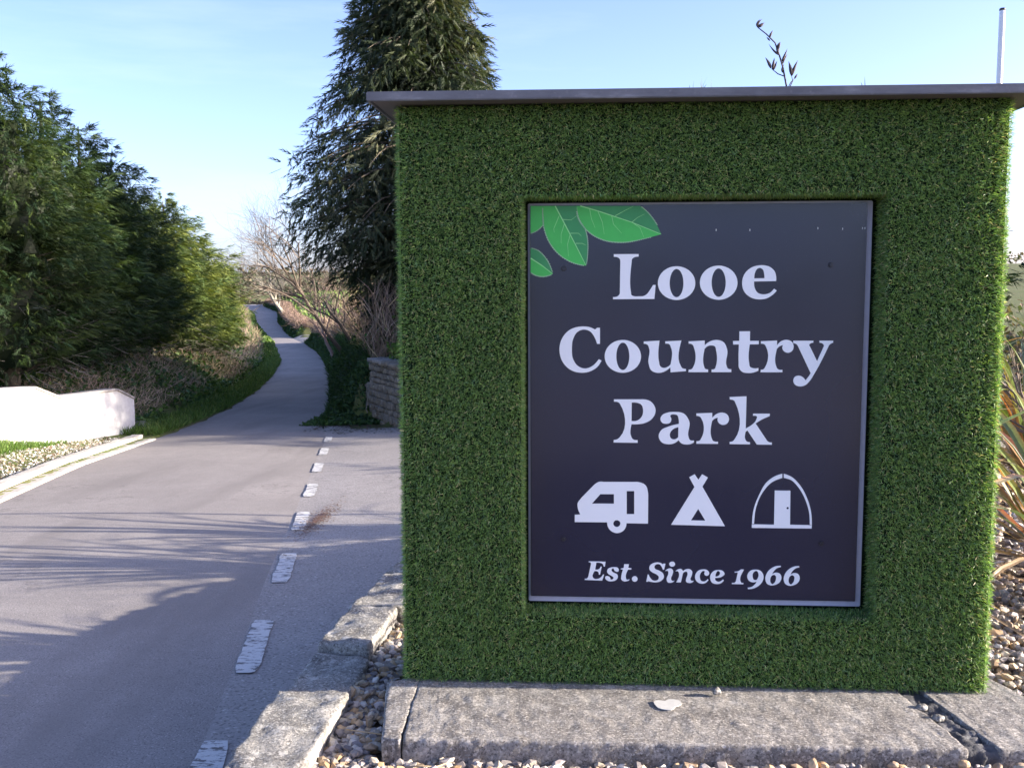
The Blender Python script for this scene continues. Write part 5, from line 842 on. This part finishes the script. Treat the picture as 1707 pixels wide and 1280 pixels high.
# big drooping conifer right of the lane
SPR = np.array([(.030, .044, .020), (.038, .056, .024), (.024, .034, .018), (.055, .070, .032), (.080, .084, .042), (.034, .05, .025)])
def droopy(x, y, top, label, seed, leftreach=3.1, nbr=190, per=64):
    zb = float(G(x, y))-.1; h = top-zb; o = link_thing('drooping_conifer', label, 'tree', (x, y, zb)); rng = np.random.default_rng(seed)
    n = nbr; u = rng.uniform(0, 1, n); z = 1.0+(h-1.1)*u**.95; z = np.round(z/.62)*.62+rng.normal(size=n)*.07; az = rng.uniform(0, 2*np.pi, n); f = z/h
    R = np.interp(f, [0, .14, .24, .34, .46, .55, .63, .72, .81, .92, 1.0], [.25, .38, .66, 1.0, .98, .84, .68, .54, .42, .24, .06])*leftreach*(1+.10*rng.normal(size=n)); R *= np.where(np.cos(az) > 0, .92, 1.0)
    out = np.stack([np.cos(az), np.sin(az), np.zeros(n)], 1); q = np.linspace(0, 1, 7)
    B = out[:, None]*(R[:, None]*q)[..., None]; B[..., 2] = z[:, None]+R[:, None]*(.28*q-.42*q**2.2)+rng.normal(size=(n, 1))*.02
    A0, A1, r0, r1 = B[:, :-1].reshape(-1, 3), B[:, 1:].reshape(-1, 3), np.tile(.035*(1-q[:-1])+.006, n), np.tile(.035*(1-q[1:])+.005, n)
    Vb, Fb, _ = tubes(A0, A1, r0, r1, 4); obj('limbs', mesh_np('limbs', Vb, Fb, [M['bark']]), o)
    t = rng.uniform(.22, 1.05, (n, per)); i0 = np.clip((t*6).astype(int), 0, 5); fr = t*6-i0
    Bi = B[np.arange(n)[:, None], i0]; Bj = B[np.arange(n)[:, None], i0+1]; pos = Bi+(Bj-Bi)*fr[..., None]
    side = np.stack([-np.sin(az), np.cos(az), np.zeros(n)], 1); sp = rng.normal(size=(n, per))*(.17+.10*R[:, None]*(1-np.abs(t-.6)))
    hang = rng.uniform(0, 1, (n, per))**1.6*(.42+.1*R[:, None]); pos = pos+side[:, None]*sp[..., None]; pos[..., 2] += .05-hang-np.abs(sp)*.35
    sd = nrm(out[:, None]*rng.uniform(.1, .8, (n, per))[..., None]+side[:, None]*(np.sign(sp)*.35)[..., None]+rng.normal(size=(n, per, 3))*.28+np.array([0, 0, -.75])*(.5+hang[..., None]))
    colb = SPR[rng.integers(0, len(SPR), n)]*rng.uniform(.75, 1.35, (n, 1)); c = np.repeat(colb[:, None], per, 1)*rng.uniform(.8, 1.25, (n, per, 1)); m = n*per
    P = pos.reshape(-1, 3); V, F, C = scatter(SPV*np.array([1.25, .6, 1.2]), SPF, P, sd.reshape(-1, 3), rand_unit(m), rng.uniform(.16, .36, m), c.reshape(-1, 3))
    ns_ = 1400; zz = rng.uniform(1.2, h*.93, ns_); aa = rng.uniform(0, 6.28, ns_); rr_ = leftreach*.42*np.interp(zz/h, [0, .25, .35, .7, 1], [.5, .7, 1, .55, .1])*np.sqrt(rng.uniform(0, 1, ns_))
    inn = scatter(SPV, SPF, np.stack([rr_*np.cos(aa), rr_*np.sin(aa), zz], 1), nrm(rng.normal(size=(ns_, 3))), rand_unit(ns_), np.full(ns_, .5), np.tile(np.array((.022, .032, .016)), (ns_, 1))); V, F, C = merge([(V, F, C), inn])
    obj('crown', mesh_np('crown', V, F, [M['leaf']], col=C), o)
    Vt, Ft, _ = smoothtube([(0, 0, -.4), (.03, 0, h*.3), (-.02, 0, h*.65), (0, 0, h)], [.26, .2, .11, .015], 10); obj('trunk', mesh_np('trunk', Vt, Ft, [M['bark']], smooth=True), o); return o
droopy(-2.25, 25.0, 10.9, 'tall dark drooping conifer rising between the lane and the sign', 21, 2.85, 430, 90)
# unseen trees added behind the sign to shade the lane and left cypresses
for i, (x, y, top, rad) in enumerate([(.9, 19.9, 4.7, 1.7), (3.6, 20.1, 5.0, 1.9), (1.0, 23.6, 5.4, 1.9), (4.5, 24.8, 5.8, 2.1), (7.2, 20.4, 5.0, 2.0), (.3, 27.6, 5.2, 1.6)]):
    cypress(x, y, top, rad, ['cypress just behind the stone gate wall, hidden by the sign', 'second cypress of the shelter belt behind the sign', 'cypress beside the tall drooping conifer', 'broad cypress at the back of the shelter belt', 'cypress at the right end of the shelter belt', 'cypress behind the tall drooping conifer'][i], 140+i*9, n_pl=200, per=12, spray=.34, group='shelter belt trees behind the sign')

for i, (x, y, top, rad) in enumerate([(15.2, 18.1, 10.0, 2.1), (16.2, 21.6, 9.2, 1.9)]):  # out-of-view trees added on the right to shade the lane and left row
    cypress(x, y, top, rad, ['tall cypress outside the view on the right, shading the lane mouth', 'second tall cypress outside the view on the right'][i], 240+i*9, n_pl=330, per=12, spray=.32, group='tall park cypresses on the right')

def bare_tree(x, y, h, lean, label, seed, mat, r0=.12, levels=5, spread=.55, name='bare_tree', twigcol=None, group=None, dz=0.0, nk=(4, 3, 3, 4, 3), zs=1.0):
    rng = np.random.default_rng(seed); zb = float(G(x, y))-.1+dz; o = link_thing(name, label, 'tree', (x, y, zb), group); segs = [[], [], [], []]; tsegs = [[], [], [], []]
    def grow(p, d, L, r, lev):
        n = 4; q = p.copy(); dd = d.copy(); pts = [q]
        for k in range(n):
            dd = nrm(dd+rng.normal(size=3)*.13+np.array([lean[0]*.03, 0, .045*zs])); q2 = q+dd*L/n; ra, rb = r*(1-.45*k/n), r*(1-.45*(k+1)/n); tgt = segs if lev < 2 else tsegs
            tgt[0].append(q); tgt[1].append(q2); tgt[2].append(ra); tgt[3].append(rb); q = q2; pts.append(q)
        if lev >= levels: return
        for k in range(nk[min(lev, len(nk)-1)]):
            f = rng.uniform(.35, 1.0); i = min(int(f*n), n-1); pp = pts[i]+(pts[i+1]-pts[i])*(f*n-i); a = nrm(np.cross(dd, rng.normal(size=3)))
            nd = nrm(dd+a*rng.uniform(.5, 1.1)*spread*1.3+np.array([lean[0]*.06, lean[1]*.05, .02])); grow(pp, nd, L*rng.uniform(.58, .8), r*.46, lev+1)
    grow(np.zeros(3), nrm(np.array([lean[0], lean[1], 1.0])), h*.38, r0, 0)
    for sgs, nm, sd in ((segs, 'trunk', 7), (tsegs, 'twigs', 3)):
        V, F, _ = tubes(np.array(sgs[0]), np.array(sgs[1]), np.array(sgs[2]), np.array(sgs[3]), sd); obj(nm, mesh_np(nm, V, F, [mat]), o)
    return o
M['twigbrown'] = mat_flat('twig_brown', (.14, .11, .085), .8, .2); M['twigpink'] = mat_flat('twig_pinkish', (.27, .19, .16), .8, .2); M['twiggreen'] = mat_flat('twig_olive', (.12, .12, .055), .8, .2)
bare_tree(-6.9, 42.0, 8.6, (-.62, 0), 'leaning leafless tree spreading left over the lane from the right bank', 5, M['twigbrown'], .10, 5, .78, nk=(8, 5, 4, 3, 3))
bare_tree(-5.9, 38.0, 5.2, (-.45, 0), 'smaller leafless tree on the right bank below the drooping conifer', 15, M['twigbrown'], .09, 5, .6, nk=(5, 4, 4, 3, 3))
bare_tree(-8.7, 50.0, 5.5, (-.35, .1), 'leafless tree on the right bank beyond the leaning one', 25, M['twigpink'], .10, 5, .6, nk=(4, 4, 4, 3, 3))
bare_tree(-33.3, 150, 10.5, (-.25, 0), 'distant pale-trunked leafless tree over the far end of the lane', 8, M['palebark'], .33, 5, .75, nk=(6, 4, 4, 4, 3))
for i, (x, y, h, l) in enumerate([(-19.5, 62, 4.6, 'olive leafless bush on the left bank past the last cypress'), (-23.5, 76, 5.0, 'second leafless bush further down the left bank'), (-29, 96, 5.5, 'farthest leafless bush on the left of the lane'), (-16.3, 53, 3.6, 'low twiggy bush nearest the end of the cypress row')]):
    bare_tree(x, y, h, (.05, 0), l, 60+i, M['twiggreen'] if i != 1 else M['twigbrown'], .12, 5, .85, name='leafless_bush', group='leafless bushes on the left bank', nk=(6, 4, 3, 3, 3), zs=.3)

bare_tree(3.75, 6.6, 2.6, (.1, 0), 'thin leafless shrub rising among the flax right of the sign', 77, M['twigbrown'], .025, 4, .8, name='leafless_shrub', nk=(6, 4, 3, 3))
# ---------------------------------------------------------------- bank vegetation (masses nobody could count)
LEAFV = np.array([(0, 0, 0), (.5, .42, .06), (1, 0, -.05), (.5, -.42, .06)]); LEAFF = [np.array([[0, 1, 2, 3]])]
BLV = np.array([(0, -.5, 0), (0, .5, 0), (.6, .35, .0), (.6, -.35, 0), (1, 0, -.12)]); BLF = [np.array([[0, 1, 2, 3]]), np.array([[3, 2, 4]])]
RBV = np.array([(0, -.5, 0), (0, .5, 0), (.5, .4, .12), (.5, -.4, .12), (1, .1, 0), (1, -.1, 0)]); RBF = [np.array([[0, 1, 2, 3], [3, 2, 4, 5]])]
def cover(name, n, yrange, drange, side, template, size, pal_, lift, upw, mat, label, cat, wscale=None, density_y=None, height=0.0, patch_=None, xrange=None):
    T, F0 = template
    Y = yrange[0]*(yrange[1]/yrange[0])**RNG.uniform(0, 1, n) if density_y != 'flat' else RNG.uniform(*yrange, n)
    if xrange is not None: X = RNG.uniform(*xrange, n)
    else:
        dd = RNG.uniform(*drange, n); X = xl(Y)-dd if side == 'L' else xr(Y)+dd
    if patch_ is not None:
        k = np.array([mnoise.noise(Vector((x*patch_[0], y*patch_[0]*.6, patch_[1]))) for x, y in zip(X, Y)]) > patch_[2]; X, Y = X[k], Y[k]
    n = len(X); e = .05; z = G(X, Y); gx = (G(X+e, Y)-G(X-e, Y))/(2*e); gy = (G(X, Y+e)-G(X, Y-e))/(2*e); nn = nrm(np.stack([-gx, -gy, np.ones(n)], 1))
    pos = np.stack([X, Y, z], 1)+nn*(RNG.uniform(0, 1, n)**1.5*(lift+height))[:, None]
    ax = nrm(RNG.normal(size=(n, 3))*np.array([1, 1, .5])+nn*upw+np.array([0, 0, upw*.5])); s = RNG.uniform(.6, 1.4, n)*size*np.interp(Y, [15, 40, 100, 200], [1, 1.4, 2.6, 4])
    sc = np.stack([s, s*(wscale or 1.0), s], 1); c = pal_[RNG.integers(0, len(pal_), n)]*RNG.uniform(.7, 1.3, (n, 1))
    V, F, C = scatter(T, F0, pos, ax, nrm(nn+RNG.normal(size=(n, 3))*.5), sc, c); o = obj(name, mesh_np(name, V, F, [mat], col=C)); tag(o, label, cat, kind='stuff'); return o
IVY = np.array([(.030, .066, .018), (.042, .085, .022), (.022, .048, .016), (.060, .10, .028), (.036, .075, .030)])
GRS = np.array([(.085, .16, .025), (.11, .19, .03), (.06, .12, .022), (.15, .20, .05), (.07, .13, .03)])
DRY = np.array([(.34, .25, .18), (.26, .18, .13), (.42, .33, .24), (.20, .14, .11), (.30, .20, .17), (.38, .30, .18)])
cover('bank_ivy', 30000, (20.3, 95), (.05, 1.5), 'R', (LEAFV, LEAFF), .085, IVY, .10, .5, M['leaf'], 'dark green ivy and grass covering the steep right bank', 'ivy')
cover('bank_grass', 9000, (21, 96), (.0, 1.2), 'R', (BLV, BLF), .16, IVY*1.25, .04, 1.2, M['leaf'], 'shaded grass tufts hanging on the right bank', 'grass', .12)
cover('far_bank_ivy', 6000, (108, 232), (.05, 1.1), 'R', (LEAFV, LEAFF), .10, IVY, .10, .5, M['leaf'], 'green growth on the far right hedge bank beyond the lay-by', 'ivy')
cover('right_brambles', 30000, (21.5, 60), (1.0, 5.0), 'R', (RBV, RBF), .42, DRY, .1, 1.1, M['drytwig'], 'tangle of bare brown brambles and hazel shoots on top of the right bank', 'brambles', .030, height=1.45)
cover('right_bramble_leaves', 5000, (21.5, 60), (1.0, 4.5), 'R', (LEAFV, LEAFF), .07, np.concatenate([IVY*1.4, GRS]), .1, .8, M['leaf'], 'scattered green leaves among the right bank brambles', 'leaves', height=1.1)
cover('mid_bramble_hedge', 9000, (58, 94), (.8, 2.6), 'R', (RBV, RBF), .32, DRY, .1, 1.0, M['drytwig'], 'brown bramble top of the right hedge on the bend', 'brambles', .05, height=.5)
cover('far_trimmed_hedge', 16000, (109.5, 232), (.75, 2.3), 'R', (RBV, RBF), .20, DRY[[0, 1, 3, 4]]*1.0, .1, .8, M['drytwig'], 'straight trimmed brown hedge along the far right of the lane', 'hedge', .09, height=.22)
cover('left_verge_grass', 20000, (18.0, 60), (.0, .75), 'L', (BLV, BLF), .13, GRS, .02, 1.5, M['leaf'], 'bright green grass verge along the left side of the lane', 'grass', .11)
cover('left_bank_ivy', 15000, (19.5, 60), (.45, 2.6), 'L', (LEAFV, LEAFF), .07, np.concatenate([IVY*1.5, GRS]), .08, .7, M['leaf'], 'low green weeds on the left bank', 'weeds', patch_=(.7, 2.0, -.05))
cover('left_dry_growth', 30000, (19.2, 58), (1.0, 5.0), 'L', (RBV, RBF), .18, DRY*1.45, .1, .55, M['drytwig'], 'pale dry bracken and bramble stems on the left bank', 'bracken', .04, height=.20, patch_=(.55, 7.0, -.12))
cover('left_bank_herbs', 20000, (19.4, 60), (.8, 4.2), 'L', (LEAFV, LEAFF), .085, np.concatenate([GRS*.9, IVY*1.6]), .30, .7, M['leaf'], 'clumps of bright green weeds between the dry stems on the left bank', 'weeds', patch_=(.8, 12.0, -.06))
cover('left_far_hedge', 12000, (60, 235), (1.3, 3.8), 'L', (RBV, RBF), .26, np.concatenate([DRY, DRY*.8, IVY*2]), .1, .9, M['drytwig'], 'pale scrubby hedge following the left side of the far lane', 'hedge', .06, height=.3)
cover('left_far_verge', 7000, (58, 232), (.0, .9), 'L', (LEAFV, LEAFF), .08, GRS, .06, .8, M['leaf'], 'green verge of the far lane on the left', 'grass')
cover('wall_foot_grass', 16000, (9.5, 17.6), (.95, 1.75), 'L', (BLV, BLF), .075, GRS, .01, 1.6, M['leaf'], 'strip of green grass at the foot of the white wall', 'grass', .10, density_y='flat', patch_=(1.3, 4.0, -.25))
cover('litter_strip', 9000, (6, 17.4), (.30, 1.0), 'L', (LEAFV, LEAFF), .035, np.array([(.62, .60, .56), (.45, .42, .38), (.24, .17, .12), (.5, .48, .46), (.30, .24, .18)]), .012, .1, M['drytwig'], 'white chippings and dead leaves between kerb and grass', 'chippings', density_y='flat')
cover('ground_ivy', 9000, (20, 23), None, None, (LEAFV, LEAFF), .07, IVY*1.3, .05, .5, M['leaf'], 'ivy spilling at the foot of the stone gate wall', 'ivy', density_y='flat', xrange=(-4.2, -2.6))
# field growth
cover('field_grass', 9000, (112, 300), (2.6, 50), 'R', (BLV, BLF), .16, GRS*1.9, .05, 1.0, M['leaf'], 'sunlit rough green field beyond the trimmed hedge', 'grass', .3)  # grass palette brightened so the field looks sunlit
# plants above the gate wall
n = 5200; s = RNG.uniform(.2, 6, n); pc = np.array([cl_at(q)+cl_n(q)*w for q, w in zip(s, RNG.uniform(.3, 1.5, n))]); pos = np.stack([pc[:, 0], pc[:, 1], -.1+RNG.uniform(0, 1, n)*.32], 1)
V, F, C = scatter(LEAFV, LEAFF, pos, nrm(RNG.normal(size=(n, 3))+[0, 0, .5]), rand_unit(n), RNG.uniform(.06, .11, n), (GRS*1.0)[RNG.integers(0, 5, n)]*RNG.uniform(.8, 1.4, (n, 1)))
tag(obj('wall_top_plants', mesh_np('wall_top_plants', V, F, [M['leaf']], col=C)), 'bright green leaves growing over the top of the stone gate wall', 'plants', kind='stuff')
# brown debris on the drive beside the edge line
n = 650; X = RNG.normal(-1.84, .05, n); Y = RNG.normal(9.5, .42, n); Z_ = np.array([float(max(G(x, y), zr(y))) for x, y in zip(X, Y)])+.018
V, F, C = scatter(LEAFV*np.array([1, 1, .1]), LEAFF, np.stack([X, Y, Z_], 1), rand_unit(n)*[1, 1, 0], nrm(np.array([0, 0, 1.])+RNG.normal(size=(n, 3))*.04), RNG.uniform(.012, .03, n), np.array([(.16, .09, .07), (.20, .12, .09), (.12, .08, .06)])[RNG.integers(0, 3, n)])
tag(obj('leaf_litter', mesh_np('leaf_litter', V, F, [M['drytwig']], col=C)), 'patch of reddish brown debris beside the dashed line', 'litter', kind='stuff')
n = 2600; X = RNG.uniform(-3.9, -1.4, n); Y = RNG.uniform(18.3, 20.9, n); k = (Y < np.interp(X, [-3.9, -2.95, -2.15, -1.4], [21.2, 20.6, 19.0, 18.4])) & (RNG.uniform(0, 1, n) < np.clip((Y-17.9)/2.0-(X < -3.3)*.3, 0, 1)); X, Y = X[k], Y[k]; n = len(X)
Z_ = np.maximum(G(X, Y), zr(Y))+.022
V, F, C = scatter(LEAFV*np.array([1, 1, .2]), LEAFF, np.stack([X, Y, Z_], 1), rand_unit(n)*[1, 1, .08], nrm(np.array([0, 0, 1.])+RNG.normal(size=(n, 3))*.12), RNG.uniform(.025, .07, n), np.array([(.10, .07, .055), (.13, .09, .06), (.07, .055, .045), (.05, .06, .03)])[RNG.integers(0, 4, n)])
tag(obj('soil_litter', mesh_np('soil_litter', V, F, [M['drytwig']], col=C)), 'dark brown leaf litter gathered at the foot of the stone gate wall', 'litter', kind='stuff')
# far hedgerows and woods on the hills
def hedgerow(p0, p1, h, w, n, label, cols, seed):
    t = RNG.uniform(0, 1, n); P0, P1 = np.array(p0, float), np.array(p1, float); xy = P0+(P1-P0)*t[:, None]; d_ = nrm(P1-P0); xy += np.array([-d_[1], d_[0]])*RNG.normal(size=(n, 1))*w
    hh = h*(.7+.5*np.sin(t*37+seed)*np.sin(t*13)); z = G(xy[:, 0], xy[:, 1])+RNG.uniform(0, 1, n)*hh; V, F, C = scatter(LEAFV, LEAFF, np.stack([xy[:, 0], xy[:, 1], z], 1), rand_unit(n), rand_unit(n), RNG.uniform(.6, 1.5, n)*h*(.22 if h > 2 else .06), cols[RNG.integers(0, len(cols), n)]*RNG.uniform(.7, 1.3, (n, 1)))
    o = obj('far_hedgerow', mesh_np('far_hedgerow', V, F, [M['leaf']], col=C)); tag(o, label, 'hedgerow', kind='stuff')
HC = np.array([(.09, .10, .045), (.13, .11, .07), (.07, .085, .04), (.16, .12, .09)])
hedgerow((-110, 245), (-25, 238), 2.2, 1.0, 3000, 'hedgerow closing the view where the lane turns left', HC, 1)
hedgerow((-170, 330), (40, 300), 4.5, 1.5, 3600, 'brown hedgerow across the first far field', HC*1.2, 2)
hedgerow((-260, 480), (120, 450), 6, 2, 3600, 'hedgerow on the far slope', HC, 3)
hedgerow((-500, 800), (700, 780), 10, 4, 5400, 'wooded skyline of the far ridge', HC*.9, 4)

hedgerow((5.6, 12.9), (15.5, 14.6), 1.45, .35, 9000, 'clipped mixed hedge behind the flax at the right edge', np.array([(.07, .09, .035), (.12, .10, .05), (.05, .07, .03), (.16, .11, .07)]), 5)
